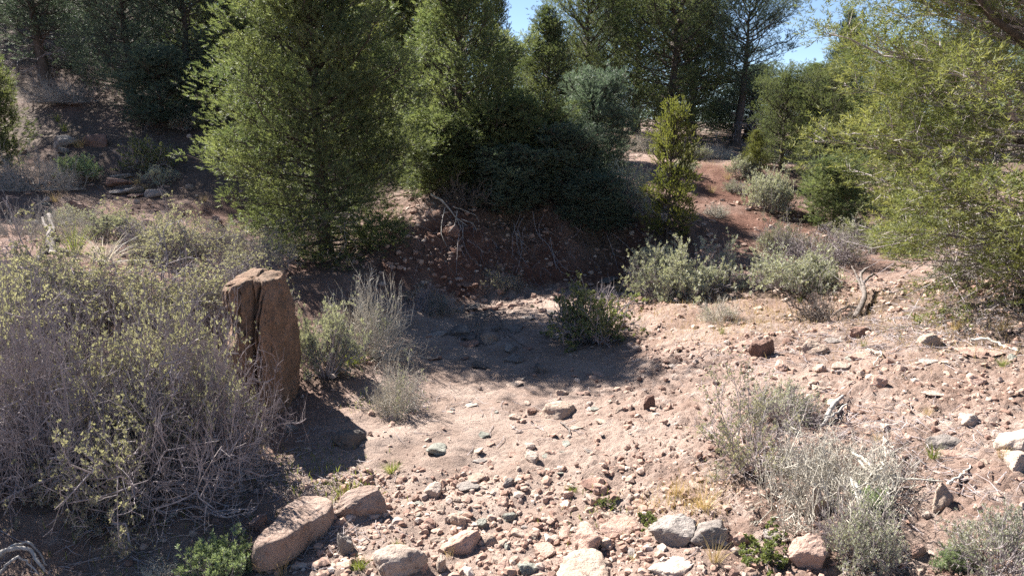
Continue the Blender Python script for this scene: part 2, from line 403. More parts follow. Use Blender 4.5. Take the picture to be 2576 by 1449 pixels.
def conifer(seed, H, Rr, h0, prof, nl, needle, mat, trunk_r=.1, el=(5, 55), dens=1.0, lobes=.25, sec_gap=.11, tuft_gap=.045, gaps=0.0,
            dead=0, lean=(0, 0), bare=.2, split_limbs=False, clump=.26, per_clump=34, clump_t=(1.0, .78, .52), tint_bias=0.0, droop=0.0):
    rng = np.random.RandomState(seed)
    K = 10; tz = np.linspace(0, 1, K)
    wob = np.cumsum(rng.normal(size=(K, 2)) * .018 * H / 5, 0)
    TP = np.c_[wob[:, 0] + lean[0] * tz, wob[:, 1] + lean[1] * tz, tz * H * .985 - .12]
    tr = trunk_r * (1 - tz * .93); tr[0] *= 1.35
    trunk = tubes(TP[None], tr[None], 9, rng)
    def tpos(z):
        return np.stack([np.interp(z, TP[:, 2], TP[:, k]) for k in range(3)], -1)
    s = np.sort((np.arange(nl) + rng.uniform(0, 1, nl)) / nl) ** .92 * .985
    z = h0 + (H - h0) * s
    az = np.arange(nl) * 2.39996 + rng.normal(0, .35, nl)
    lob = np.clip(1 + lobes * vn2(np.cos(az) * 1.6 + 40, np.sin(az) * 1.6 + s * 5 + seed, seed) + lobes * .6 * vn2(az * 1.5, s * 9, seed + 5), .5, 1.16)
    reach = np.maximum(Rr * np.array([prof(q) for q in s]) * (.86 + .2 * rng.uniform(0, 1, nl)) * lob, .07)
    keep = rng.uniform(0, 1, nl) > gaps
    z, az, reach, s = z[keep], az[keep], reach[keep], s[keep]; nl = len(z)
    e = np.radians(el[0] + (el[1] - el[0]) * s + rng.normal(0, 9, nl))
    L = reach / np.maximum(np.cos(e), .5)
    KL = 8; t = np.linspace(0, 1, KL)[None, :, None]
    d = np.stack([np.cos(az) * np.cos(e), np.sin(az) * np.cos(e), np.sin(e)], -1)
    sidev = np.stack([-np.sin(az), np.cos(az), 0 * az], -1)
    P = tpos(z)[:, None] + L[:, None, None] * (d[:, None] * t + np.array([0, 0, 1]) * (t ** 2) * (.20 - droop) - np.array([0, 0, 1]) * t * .06
        + sidev[:, None] * (rng.normal(0, .13, nl)[:, None, None] * t * t))
    P[:, 1:-1] += rng.normal(size=(nl, KL - 2, 3)) * .02 * L[:, None, None]
    LR = taper(nl, KL, np.clip(.010 + .011 * L, .008, trunk_r * .6), .004)
    tan_len = L
    # secondary twigs, in three lots so that long limbs carry more of them
    secs = []; par = []
    for lo, hi, n in ((0, .5, 5), (.5, 1.0, 9), (1.0, 1.7, 14), (1.7, 9, 22)):
        k = np.nonzero((L >= lo) & (L < hi))[0]
        if not len(k): continue
        n = max(2, int(n * .11 / sec_gap))
        Q, tt = grow(P[k], n, bare, 1.0, lambda t_, i_, k=k: .12 + .30 * L[k][i_] * (1.15 - t_), .52, .18, rng, 5, .25)
        secs.append(Q); par.append(tt)
    S = np.concatenate(secs); 
    S2, _ = grow(S, 2, .25, .8, lambda t_, i_: .45 * np.linalg.norm(S[i_, -1] - S[i_, 0], axis=1), .55, .2, rng, 5, .2)
    S = np.concatenate([S, S2])
    if gaps: S = S[vn2(S[:, 2, 0] * 1.9 + seed, S[:, 2, 1] * 1.9 + S[:, 2, 2] * 1.7, seed + 3) > -.9 + gaps]
    sl = np.linalg.norm(S[:, -1] - S[:, 0], axis=1)
    # tufts along the twigs
    cnt = np.maximum(2, (sl / tuft_gap * dens).astype(int)); own = np.repeat(np.arange(len(S)), cnt)
    tt = rng.uniform(.1, 1.0, len(own)); tt[np.cumsum(cnt) - 1] = 1.0
    f = np.clip(tt, 0, .999) * 4; i = np.minimum(f.astype(int), 3); a, b = S[own, i], S[own, i + 1]
    pos = a + (b - a) * (f - i)[:, None] + rng.normal(size=(len(own), 3)) * .012
    dirs = nrm(nrm(b - a) * .75 + nrm(rng.normal(size=pos.shape)) * .6 + np.array([0, 0, .38]))
    sc = rng.uniform(.75, 1.3, len(own))
    if clump:
        cs = []; cr = []; co = []
        for tq in clump_t:
            k = np.nonzero((L * tq > .12) & (rng.uniform(0, 1, nl) < (1.0 if tq == 1 else .8)))[0]
            f = np.clip(tq + rng.normal(0, .05, len(k)), .1, .999) * (KL - 1); i = f.astype(int); w = (f - i)[:, None]
            c = P[k, i] + (P[k, np.minimum(i + 1, KL - 1)] - P[k, i]) * w
            r_ = clump * rng.uniform(.5, 1.5, len(k)) * np.clip(L[k] / (.9 * Rr), .5, 1.1)
            off = sidev[k] * rng.normal(0, .5, (len(k), 1)) * r_[:, None] * (2.2 if tq < 1 else .6) + np.array([0, 0, 1]) * (rng.normal(.15, .35, len(k)) * r_)[:, None]
            cs.append(c - d[k] * (r_ * .5)[:, None] + off); cr.append(r_); co.append(d[k])
        cs, cr, co = np.concatenate(cs), np.concatenate(cr), np.concatenate(co)
        hole = vn2(cs[:, 0] * 2.1 + seed, cs[:, 1] * 2.1 + cs[:, 2] * 1.6, seed + 8) > -.42
        cs, cr, co = cs[hole], cr[hole], co[hole]; ctint = rng.normal(0, .2, len(cs))
        nn = np.maximum(4, (per_clump * (cr / clump) ** 2)).astype(int); ow = np.repeat(np.arange(len(cs)), nn)
        q = nrm(rng.normal(size=(len(ow), 3)) + co[ow] * np.array([.5, .5, .2]) + np.array([0, 0, .35]))
        p2 = cs[ow] + q * np.array([1, 1, .95]) * (cr[ow] * rng.uniform(.55, 1.08, len(ow)) * (1 + .2 * vn2(q[:, 0] * 3 + ow, q[:, 1] * 3 + q[:, 2] * 2, 3)))[:, None]
        pos = np.concatenate([pos, p2]); dirs = np.concatenate([dirs, nrm(q + np.array([0, 0, .55]) + .35 * rng.normal(size=q.shape))]); sc = np.r_[sc, rng.uniform(.65, 1.1, len(ow))]
    CV, CF = scatter(needle[0], needle[1], pos, dirs, sc, rng)
    clump_v = .5 + .35 * vn2(pos[:, 0] * 2.2 + pos[:, 2] * 1.3, pos[:, 1] * 2.2 + pos[:, 2] * 1.7, seed + 9) + rng.normal(0, .14, len(pos)) + tint_bias
    if clump: clump_n = len(ow); clump_v[-clump_n:] += ctint[ow]
    tint = np.repeat(np.clip(clump_v, 0, 1), len(needle[0]))
    twv = tubes(S[:, ::2], taper(len(S), 3, .0048, .002), 3, rng)
    parts = []
    nm = bpy.data.meshes
    if split_limbs:
        big = np.argsort(-L)[:split_limbs]; rest = np.setdiff1d(np.arange(nl), big)
        parts.append(('trunk', mesh('trunk', *trunk, M['bark'], True)))
        for k in big:
            parts.append(('limb', mesh('limb', *tubes(P[k:k + 1], LR[k:k + 1] * 1.5, 6, rng), M['bark'], True)))
        bv = cat(tubes(P[rest], LR[rest], 4, rng), twv)
    else:
        parts.append(('trunk', mesh('trunk', *trunk, M['bark'], True)))
        bv = cat(tubes(P, LR, 4, rng), twv)
    parts.append(('branches', mesh('branches', *bv, M['twig'] if split_limbs else M['bark'])))
    parts.append(('crown', mesh('crown', CV, CF, mat, tint=tint)))
    if dead:
        dz = h0 * .3 + rng.uniform(0, 1, dead) * (H - h0) * .22 + .1; da = rng.uniform(0, 6.28, dead)
        de = np.radians(rng.uniform(-25, 15, dead)); DL = Rr * rng.uniform(.35, .8, dead)
        dd = np.stack([np.cos(da) * np.cos(de), np.sin(da) * np.cos(de), np.sin(de)], -1)
        DP = tpos(dz)[:, None] + DL[:, None, None] * (dd[:, None] * np.linspace(0, 1, 6)[None, :, None] - np.array([0, 0, .18]) * np.linspace(0, 1, 6)[None, :, None] ** 2)
        DP[:, 1:] += rng.normal(size=(dead, 5, 3)) * .03
        D2, _ = grow(DP, 7, .2, 1, lambda t_, i_: .32 * DL[i_], .55, -.1, rng, 4, .3)
        D3, _ = grow(D2, 3, .3, 1, lambda t_, i_: .5 * np.linalg.norm(D2[i_, -1] - D2[i_, 0], axis=1), .5, -.1, rng, 4, .3)
        parts.append(('dead_branches', mesh('dead_branches', *cat(tubes(DP, taper(dead, 6, .011, .004), 4, rng), tubes(D2, taper(len(D2), 4, .005, .0025), 3, rng), tubes(D3, taper(len(D3), 4, .003, .0016), 3, rng)), M['twig'])))
    return parts, float(pos[:, 2].max()), 2 * float(np.percentile(np.hypot(pos[:, 0] - lean[0] * .5, pos[:, 1]), 99.3))

def shrub(seed, r, h, n0, n1, n2, twig, leaf=None, lmat=None, per=4, lsize=1.0, theta=78, up=.15, droop=0, base_r=.15, rad=(.009, .0042, .0022),
          tip=False, n3=0, leafcut=-9.0, thmin=0, wob=.06, spread=.47):
    """radiating stems, two or three orders of twigs and leaf rosettes; unit-independent (metres)"""
    rng = np.random.RandomState(seed)
    a = rng.uniform(0, 6.283, n0); th = np.radians(thmin + (theta - thmin) * np.sqrt(rng.uniform(0, 1, n0)))
    d = np.stack([np.cos(a) * np.sin(th) * r, np.sin(a) * np.sin(th) * r, np.cos(th) * h], -1)
    d *= (rng.uniform(.7, 1.05, n0) * (1 + .2 * vn2(np.cos(a) * 2 + seed, np.sin(a) * 2 + th * 2, seed)))[:, None]
    b = np.stack([np.cos(a), np.sin(a), 0 * a], -1) * base_r * r * rng.uniform(0, 1, n0)[:, None]; b[:, 2] = -.03
    t = np.linspace(0, 1, 7)[None, :, None]
    P = b[:, None] + d[:, None] * t + np.array([0, 0, 1]) * (t - t * t) * (up - droop) * h * 1.6 - np.array([0, 0, 1]) * droop * h * t ** 3 * .5
    P[:, 1:] += np.cumsum(rng.normal(size=(n0, 6, 3)) * wob * r * .55, 1)
    P[:, :, 2] = np.maximum(P[:, :, 2], -.03 + .05 * t[..., 0] * h)
    sl = np.linalg.norm(d, axis=1)
    P1, _ = grow(P, n1, .22, 1, lambda t_, i_: (.20 + .34 * (1.1 - t_)) * sl[i_], spread, up, rng, 5, .3)
    l1 = np.linalg.norm(P1[:, -1] - P1[:, 0], axis=1)
    P2, _ = grow(P1, n2, .2, 1, lambda t_, i_: .12 * r * .35 + .38 * l1[i_], spread + .05, up, rng, 4, .3)
    for Q in (P1, P2): Q[:, :, 2] = np.maximum(Q[:, :, 2], .0)
    polys = [tubes(P, taper(n0, 7, rad[0] * rng.uniform(.6, 1.3, n0), rad[0] * .35), 5, rng), tubes(P1, taper(len(P1), 5, rad[1], rad[2]), 3, rng), tubes(P2, taper(len(P2), 4, rad[2], rad[2] * .5), 3, rng)]
    tips = P2
    if n3:
        l2 = np.linalg.norm(P2[:, -1] - P2[:, 0], axis=1)
        P3, _ = grow(P2, n3, .3, 1, lambda t_, i_: .5 * l2[i_], .55, up, rng, 3, .2)
        polys.append(tubes(P3, taper(len(P3), 3, rad[2] * .7, rad[2] * .4), 3, rng)); tips = np.concatenate([P2[:, [0, 1, 3]], P3])
    parts = [('stems', mesh('stems', *cat(*polys), twig))]
    if leaf is not None:
        N, K, _ = tips.shape
        own = np.repeat(np.arange(N), per)
        keep = vn2(tips[own, -1, 0] / r * 2.1 + seed * 3, tips[own, -1, 1] / r * 2.1 + tips[own, -1, 2] / h * 2, seed + 2) > leafcut
        own = own[keep]
        tt = rng.uniform(.75 if tip else .25, 1.0, len(own)); f = np.clip(tt, 0, .999) * (K - 1); i = np.minimum(f.astype(int), K - 2)
        A, B = tips[own, i], tips[own, i + 1]
        pos = A + (B - A) * (f - i)[:, None]
        dirs = nrm(nrm(B - A) * .5 + nrm(rng.normal(size=pos.shape)) * .6 + np.array([0, 0, .5]))
        LV, LF = scatter(leaf[0], leaf[1], pos, dirs, lsize * rng.uniform(.6, 1.3, len(own)), rng)
        tint = np.repeat(np.clip(.5 + .4 * vn2(pos[:, 0] / r * 2.5, pos[:, 1] / r * 2.5 + pos[:, 2] / h * 2, seed) + rng.normal(0, .2, len(pos)), 0, 1), len(leaf[0]))
        parts.append(('leaves', mesh('leaves', LV, LF, lmat, tint=tint)))
    return parts
def tuft(seed, n, h, r, w, mat, lean=.6):
    rng = np.random.RandomState(seed)
    a = rng.uniform(0, 6.283, n); th = np.abs(rng.normal(0, lean * .6, n))
    d = np.stack([np.cos(a) * np.sin(th), np.sin(a) * np.sin(th), np.cos(th)], -1)
    L = h * rng.uniform(.5, 1.1, n)[:, None, None]; t = np.linspace(0, 1, 5)[None, :, None]
    base = np.stack([np.cos(a), np.sin(a), 0 * a], -1) * (r * .25 * rng.uniform(0, 1, n))[:, None]; base[:, 2] = -.01
    out = np.stack([np.cos(a), np.sin(a), 0 * a - .35], -1)
    P = base[:, None] + L * (d[:, None] * t + out[:, None] * t ** 2.4 * lean * rng.uniform(.1, .6, n)[:, None, None])
    W = w * (1 - np.linspace(0, 1, 5)[None] ** 1.6 * .93) * rng.uniform(.6, 1.2, n)[:, None]
    side = nrm(np.cross(d, rng.normal(size=(n, 3))))
    V, F = blades(P, W, side)
    return [('blades', mesh('blades', V, F, mat, tint=np.repeat(rng.uniform(0, 1, n), 10)))]

# ---------------------------------------------------------------- rocks
def ico(sub):
    p = (1 + 5 ** .5) / 2
    V = [(-1, p, 0), (1, p, 0), (-1, -p, 0), (1, -p, 0), (0, -1, p), (0, 1, p), (0, -1, -p), (0, 1, -p), (p, 0, -1), (p, 0, 1), (-p, 0, -1), (-p, 0, 1)]
    F = [(0, 11, 5), (0, 5, 1), (0, 1, 7), (0, 7, 10), (0, 10, 11), (1, 5, 9), (5, 11, 4), (11, 10, 2), (10, 7, 6), (7, 1, 8), (3, 9, 4), (3, 4, 2), (3, 2, 6), (3, 6, 8), (3, 8, 9), (4, 9, 5), (2, 4, 11), (6, 2, 10), (8, 6, 7), (9, 8, 1)]
    V = [np.array(v, float) / np.linalg.norm(v) for v in V]
    for _ in range(sub):
        mid = {}; G = []
        def m(a, b):
            k = (min(a, b), max(a, b))
            if k not in mid:
                q = V[a] + V[b]; V.append(q / np.linalg.norm(q)); mid[k] = len(V) - 1
            return mid[k]
        for a, b, c in F:
            x, y, z = m(a, b), m(b, c), m(c, a); G += [(a, x, z), (b, y, x), (c, z, y), (x, y, z)]
        F = G
    return np.array(V), np.array(F)
ICO = {k: ico(k) for k in (0, 1, 2, 3, 4)}
def fbm3(p, s, octv=4):
    return (fbm2(p[:, 0] + p[:, 2] * .61, p[:, 1] - p[:, 2] * .73, s, octv) + fbm2(p[:, 1] + 5.2 + p[:, 0] * .37, p[:, 2] * 1.1 - p[:, 0] * .4, s + 50, octv)) * .7
def rock_geo(seed, planes=16, k=14.0, rough=.05, sub=3, flat=0.0):
    """faces cut by random planes with softened edges: extents about -1..1"""
    rng = np.random.RandomState(seed); D, F = ICO[sub]
    n = nrm(rng.normal(size=(planes, 3))); hgt = rng.uniform(.62, 1.0, planes)
    n = np.concatenate([n, [[0, 0, 1]]]); hgt = np.r_[hgt, 1 - flat * .45]
    dot = D @ n.T; q = np.where(dot > .05, hgt[None] / np.maximum(dot, .05), 9.0)
    rr = -np.log(np.exp(-k * q).sum(1) + math.exp(-k * 1.3)) / k
    V = D * rr[:, None]
    V *= (1 + rough * fbm3(D * 2.2 + seed, seed, 4))[:, None]
    return V / np.abs(V).max(0), F
# ---------------------------------------------------------------- ground sheet
def axis(lo, hi, core0, core1, step, grow_):
    c = list(np.arange(core0, core1 + 1e-6, step)); s = step; v = core1
    while v < hi: s *= grow_; v += s; c.append(v)
    s = step; v = core0
    while v > lo: s *= grow_; v -= s; c.insert(0, v)
    return np.array(c)
gx = axis(-900, 900, -2.4, 4.2, .027, 1.06)
gy = [2.3]; 
while gy[-1] < 13: gy.append(gy[-1] + max(.02, .0052 * gy[-1]))
s_ = gy[-1] - gy[-2]
while gy[-1] < 1200: s_ *= 1.07; gy.append(gy[-1] + s_)
s_ = .02
while gy[0] > -300: s_ *= 1.16; gy.insert(0, gy[0] - s_)
gy = np.array(gy)
GX, GY = np.meshgrid(gx, gy)
GZ = height(GX, GY)
GB = base_h(GX, GY)
dzx = np.gradient(GB, gx, axis=1); dzy = np.gradient(GB, gy, axis=0)
slope = np.hypot(dzx, dzy)
bed_a = np.clip(1 - (GB - .02) / .12, 0, 1) * (np.abs(GX) < 3.5) * (GY < 11.5)
bed_a = np.clip(bed_a * (1 + .6 * fbm2(GX * .9, GY * .9, 77, 3)), 0, 1)
red_a = np.clip((slope - .32) / .3, 0, 1) * (GY > 8.5) * (GY < 14)
red_a = np.maximum(red_a, np.exp(-(((GX - 4.4) / 1.5) ** 2 + ((GY - 12.6) / 3.6) ** 2)) * 1.2)
red_a = np.maximum(red_a, np.exp(-(((GX + 5) / 2.6) ** 2 + ((GY - 12.8) / 2.2) ** 2)) * .9)
red_a = np.maximum(red_a, .55 * np.clip((-GX - 1.2) / .5, 0, 1) * np.clip((GY - 3) / 2, 0, 1))
red_a = np.clip(red_a * (1 + .5 * fbm2(GX * 1.3, GY * 1.3, 91, 3)), 0, 1)
DUFF = []          # (x, y, radius) under trees and big shrubs, filled from the placement tables below
# ---------------------------------------------------------------- placement tables
# trees: kind, photo column of the base, distance, height, width, spin, lean, label, group
TREES = [
 ('broad', 818, 10.0, 4.65, 3.15, 0, 'large bushy green pinyon pine rising from the bank in the middle, behind the standing stone'),
 ('open_blue', 110, 18.0, 5.3, 3.9, 1.2, 'blue-green pinyon pine with spreading limbs in the upper left corner'),
 ('round_blue', 330, 17.2, 5.0, 3.3, 2.4, 'shaded blue-green pinyon pine second from the upper left corner'),
 ('round_blue', 485, 17.4, 5.0, 3.3, 4.0, 'shaded blue-green pinyon pine just left of the large middle pinyon'),
 ('young_blue', 415, 15.9, 1.8, 1.9, .4, 'low blue-green pinyon in front of the shaded upper left pines'),
 ('young_green', -30, 12.6, 2.4, 1.5, .7, 'small pale green pinyon cut off by the left picture edge'),
 ('slim', 1165, 12.7, 4.6, 2.7, 2.0, 'tall green pinyon pine on top of the cut bank, right of the largest tree'),
 ('slim_yellow', 965, 15.4, 4.5, 2.7, .2, 'yellow-green lit pinyon peeking out behind the right shoulder of the largest tree'),
 ('slim', 1075, 15.6, 4.5, 2.9, 4.1, 'tall pinyon standing behind the pinyon on the cut bank'),
 ('juniper', 1248, 18.5, 4.5, 1.3, 1.1, 'dark spiky juniper against the small sky gap at the top'),
 ('slim', 1378, 16.2, 3.35, 2.2, 1.5, 'young pinyon with a pointed top reaching into the sky gap'),
 ('young', 1490, 12.9, 2.15, 1.6, 2.8, 'small bluish pinyon hanging over the right end of the cut bank'),
 ('young_green', 1345, 12.3, 1.75, 1.7, 5.0, 'low pinyon spreading over the middle of the cut bank'),
 ('young_green', 1235, 12.4, 1.6, 1.7, 1.9, 'low dark pinyon at the foot of the tall cut bank pinyon'),
 ('young', 1425, 12.0, 1.35, 1.7, 1.0, 'dark low pinyon whose boughs hang over the lip of the cut bank'),
 ('young_green', 1105, 11.9, 1.5, 1.7, 3.9, 'low pinyon at the left end of the cut bank, touching the largest tree'),
 ('young', 1285, 11.65, 1.2, 1.6, 4.4, 'small dark pinyon drooping over the middle of the cut bank face'),
 ('young', 1490, 11.45, 1.0, 1.4, 2.2, 'smallest dark pinyon drooping over the right part of the cut bank face'),
 ('open', 1480, 20.5, 5.6, 3.2, .6, 'pale open pinyon with sky showing through, right of the pointed young pinyon'),
 ('round', 1690, 20.0, 5.8, 4.4, 3.3, 'big dark pinyon pine behind the slender bright juniper'),
 ('old', 1850, 19.6, 5.2, 3.7, .9, 'old open pinyon with a bare black trunk beside the top of the trail'),
 ('column', 1680, 10.9, 2.25, 1.05, .5, 'slender bright yellow-green juniper standing on the bank above the sagebrush'),
 ('round', 1965, 14.6, 2.25, 1.45, 5.2, 'rounded lit pinyon to the right of the red trail'),
 ('juniper_bright', 1897, 14.2, .95, .6, 2.2, 'tiny bright yellow-green juniper left of the rounded pinyon by the trail'),
 ('round', 2075, 13.6, 2.6, 1.6, 1.4, 'middle sized pinyon between the trail pinyon and the big right-hand pine'),
 ('slim_blue', 2110, 17.5, 3.8, 1.7, 3.0, 'dark bluish pinyon top showing left of the big right-hand pine'),
 ('young_green', 2095, 11.8, 1.3, 1.3, .3, 'low green pinyon at the left foot of the big right-hand pine'),
 ('foreground', 2640, 6.3, 5.2, 4.7, 3.3, 'big yellow-green pinyon pine filling the right side with pale twigs showing'),
 ('round', 2250, 12.6, 3.2, 2.2, 2.6, 'pinyon half hidden behind the big right-hand pine'),
]
BACK = [(600, 21.5, 5.4, 4.4), (700, 24, 6.5, 4.6), (20, 23.5, 3.6, 4.6), (230, 23.5, 3.8, 4.6), (420, 23.5, 4.2, 4.6), (590, 18.4, 4.4, 3.0), (850, 20, 5.2, 4), (1000, 20, 5.0, 3.4), (1130, 21, 4.8, 3),
        (640, 15.2, 3.0, 2.2),
        (1600, 25, 6.2, 4.6), (1740, 26, 5.6, 4.4), (2480, 22, 5, 3.6), (2650, 19, 5.4, 3.6), (1420, 24, 3.0, 3.4), (1290, 24, 2.7, 3.4), (1960, 26, 2.3, 4.2), (2050, 24, 2.9, 4.0), (2300, 24, 3.8, 4.2), (1880, 27, 2.8, 4.5), (1545, 23, 6, 3)]
# shrubs: kind, column, row of the base, width and height in photo pixels, spin, name, category, label
SHRUBS = [
 ('bit_dense', 350, 1235, 600, 420, .3, 'bitterbrush_shrub', 'front bitterbrush at lower left with yellow-green tips and splayed grey twigs'),
 ('bit_twig', 20, 1190, 420, 420, 1.9, 'bitterbrush_shrub', 'bitterbrush cut off by the left edge beside the front bitterbrush'),
 ('bit_twig', 465, 1140, 400, 500, 4.0, 'bitterbrush_shrub', 'purple-grey twiggy bitterbrush in the heart of the left thicket, left of the standing stone'),
 ('bit_dense', 210, 1140, 520, 540, 2.2, 'bitterbrush_shrub', 'wide bitterbrush in the middle of the left bank thicket'),
 ('bit_twig', 20, 900, 420, 350, 5.2, 'bitterbrush_shrub', 'bitterbrush at the left edge behind the thicket'),
 ('bit_dense', 530, 1165, 350, 470, 3.4, 'bitterbrush_shrub', 'twiggy bitterbrush pressed against the left face of the standing stone'),
 ('dead_sprawl', 45, 585, 230, 90, 1.1, 'dead_shrub', 'grey dead brush at the left edge above the sunlit thicket'),
 ('sage', 285, 600, 150, 75, 4.6, 'sagebrush', 'dull grey sagebrush behind the bleached grass clump'),
 ('bit_dense', 560, 620, 150, 85, 2.9, 'bitterbrush_shrub', 'small bitterbrush on the bare patch beside the left skirt of the largest tree'),
 ('sage_thin', 190, 560, 150, 60, .9, 'sagebrush', 'low grey sagebrush around the big dark red rock'),
 ('bit_leafy', 90, 790, 430, 270, 3.1, 'bitterbrush_shrub', 'sunlit leafy bitterbrush at the top left of the thicket, below the grass clump'),
 ('bit_leafy', 360, 800, 440, 230, .9, 'bitterbrush_shrub', 'sunlit bitterbrush on top of the bank left of the standing stone top'),
 ('bit_dense', 560, 800, 340, 190, 5.9, 'bitterbrush_shrub', 'low bitterbrush spilling over the left shoulder of the standing stone'),
 ('bit_leafy', 425, 640, 280, 160, 2.7, 'bitterbrush_shrub', 'yellow-green bitterbrush on the slope left of the largest tree'),
 ('bit_dense', 625, 680, 230, 130, 4.4, 'bitterbrush_shrub', 'greyish low bitterbrush under the left skirt of the largest tree'),
 ('rabbit', 925, 895, 260, 250, 1.0, 'rabbitbrush_shrub', 'pale twiggy rabbitbrush right of the standing stone'),
 ('sage', 820, 945, 190, 190, .2, 'sagebrush', 'grey-green sagebrush touching the right side of the standing stone'),
 ('rabbit', 1000, 1035, 170, 170, 2.9, 'rabbitbrush_shrub', 'small nearly bare whitish twiggy shrub at the left edge of the wash'),
 ('bit_dense', 1085, 775, 130, 80, 1.3, 'bitterbrush_shrub', 'dark shaded shrub at the foot of the earth bank left of the wash'),
 ('green', 1482, 850, 265, 165, .8, 'bitterbrush_shrub', 'bright green shrub standing alone in the middle of the wash'),
 ('sage_tall', 1715, 745, 300, 160, .4, 'sagebrush', 'big grey sagebrush below the slender bright juniper'),
 ('sage_tall', 1990, 735, 270, 125, 2.0, 'sagebrush', 'pale green sagebrush left of the big right-hand pine'),
 ('rabbit', 1812, 815, 120, 80, .6, 'rabbitbrush_shrub', 'small dull twiggy shrub on the bare ground below the two sagebrushes'),
 ('bit_dense', 2075, 655, 210, 120, 3.7, 'bitterbrush_shrub', 'grey shrub behind the pale green sagebrush'),
 ('bit_leafy', 1960, 625, 130, 100, 1.2, 'bitterbrush_shrub', 'yellowish shrub at the lower right end of the red trail'),
 ('sage_tall', 1580, 530, 150, 130, 5.0, 'sagebrush', 'sagebrush left of the slender bright juniper'),
 ('sage_tall', 1930, 530, 140, 115, 1.6, 'sagebrush', 'rounded grey-green sagebrush on the right side of the red trail'),
 ('rabbit', 1620, 385, 100, 65, .1, 'rabbitbrush_shrub', 'whitish dry shrub beneath the big dark pinyon'),
 ('sage', 1755, 405, 65, 48, 2.5, 'sagebrush', 'small pale sagebrush at the top of the trail'),
 ('rabbit', 1803, 398, 90, 50, 4.2, 'rabbitbrush_shrub', 'bleached dry shrub at the foot of the black trunk'),
 ('sage', 1868, 447, 90, 55, 3.3, 'sagebrush', 'lilac-grey low sagebrush below the tiny bright juniper'),
 ('sage', 1722, 440, 80, 46, 1.9, 'sagebrush', 'small sagebrush just right of the slender juniper top'),
 ('sage_tall', 1690, 395, 90, 50, 4.1, 'sagebrush', 'grey sagebrush behind the slender juniper'),
 ('sage_thin', 1850, 480, 70, 36, .5, 'sagebrush', 'low grey sagebrush in the middle of the trail slope'),
 ('sage', 1905, 415, 80, 44, 2.8, 'sagebrush', 'pale sagebrush between the tiny bright juniper and the rounded pinyon'),
 ('rabbit', 1800, 540, 80, 40, 3.0, 'rabbitbrush_shrub', 'small grey shrub on the left side of the red trail'),
 ('bit_sparse', 1885, 1180, 290, 250, 2.1, 'bitterbrush_shrub', 'airy bitterbrush with yellow-green leaves in the right foreground'),
 ('sage_thin', 1965, 1060, 210, 130, 3.9, 'sagebrush', 'thin grey-green shrub behind the airy right foreground bitterbrush'),
 ('dead_pale', 2085, 1290, 400, 210, .5, 'dead_shrub', 'tangled dead grey shrub in the right foreground'),
 ('sage_thin', 2165, 1400, 230, 190, 1.5, 'sagebrush', 'ragged grey sagebrush below the tangled dead shrub'),
 ('sage_thin', 2530, 1445, 330, 210, 4.8, 'sagebrush', 'grey sagebrush filling the bottom right corner'),
 ('sage_small', 2400, 1425, 110, 70, .2, 'sagebrush', 'small mint green sagebrush left of the corner sagebrush'),
 ('sage_small', 2180, 1300, 100, 80, .9, 'sagebrush', 'fresh green sage sprig growing in the tangled dead shrub'),
 ('sage_small', 535, 1445, 220, 115, 2.3, 'sagebrush', 'bright mint green sagebrush at the bottom edge left of the long slab'),
 ('rabbit', 415, 1455, 170, 80, 5.1, 'rabbitbrush_shrub', 'bare grey twigs at the bottom edge beside the mint green sagebrush'),
 ('green', 375, 425, 160, 90, 1.7, 'currant_bush', 'bright leafy currant bush on the shaded upper left slope'),
 ('sage_small', 200, 450, 105, 65, .8, 'sagebrush', 'pale blue-green sagebrush on the upper left slope'),
 ('sage', 405, 462, 85, 48, 3.6, 'sagebrush', 'small grey sagebrush just below the currant bush'),
 ('sage', 470, 330, 85, 52, 1.1, 'sagebrush', 'shaded grey sagebrush above the currant bush'),
 ('dead_pale', 2150, 1200, 330, 130, 3.3, 'dead_shrub', 'smaller tangle of bleached twigs behind the tangled dead grey shrub'),
 ('dead_sprawl', 95, 470, 230, 110, 2.0, 'dead_shrub', 'dark dead branches on the left slope under the small edge pinyon'),
 ('dead_sprawl', 160, 260, 160, 70, 3.4, 'dead_shrub', 'dark dead brush under the upper left corner pine'),
 ('bit_leafy', 1250, 722, 110, 60, .3, 'bitterbrush_shrub', 'small leafy sprouts at the foot of the dark cut bank'),
 ('dead_dark', 2085, 800, 190, 95, 1.8, 'dead_shrub', 'blackish dead twiggy shrub on the bare right bank'),
 ('sage_tall', 2215, 625, 220, 80, 2.6, 'sagebrush', 'bright sagebrush behind the lower twigs of the big right-hand pine'),
 ('sage_tall', 2420, 605, 260, 85, .4, 'sagebrush', 'pale sagebrush flat seen through the big right-hand pine'),
 ('sage_tall', 2560, 650, 240, 90, 5.5, 'sagebrush', 'pale sagebrush at the right edge behind the big pine'),
 ('dead_dark', 1180, 505, 200, 90, 2.0, 'dead_shrub', 'bare twigs hanging below the tall cut bank pinyon'),
 ('bit_twig', 390, 1120, 420, 400, 1.2, 'bitterbrush_shrub', 'shadowed twiggy bitterbrush behind the front bitterbrush'),
 ('dead_pale', 170, 600, 200, 90, .7, 'dead_shrub', 'bleached dead twigs by the bright grass clump'),
 ('sage_thin', 2460, 700, 240, 90, .7, 'sagebrush', 'low greyish sagebrush under the lowest limbs of the big right-hand pine'),
]
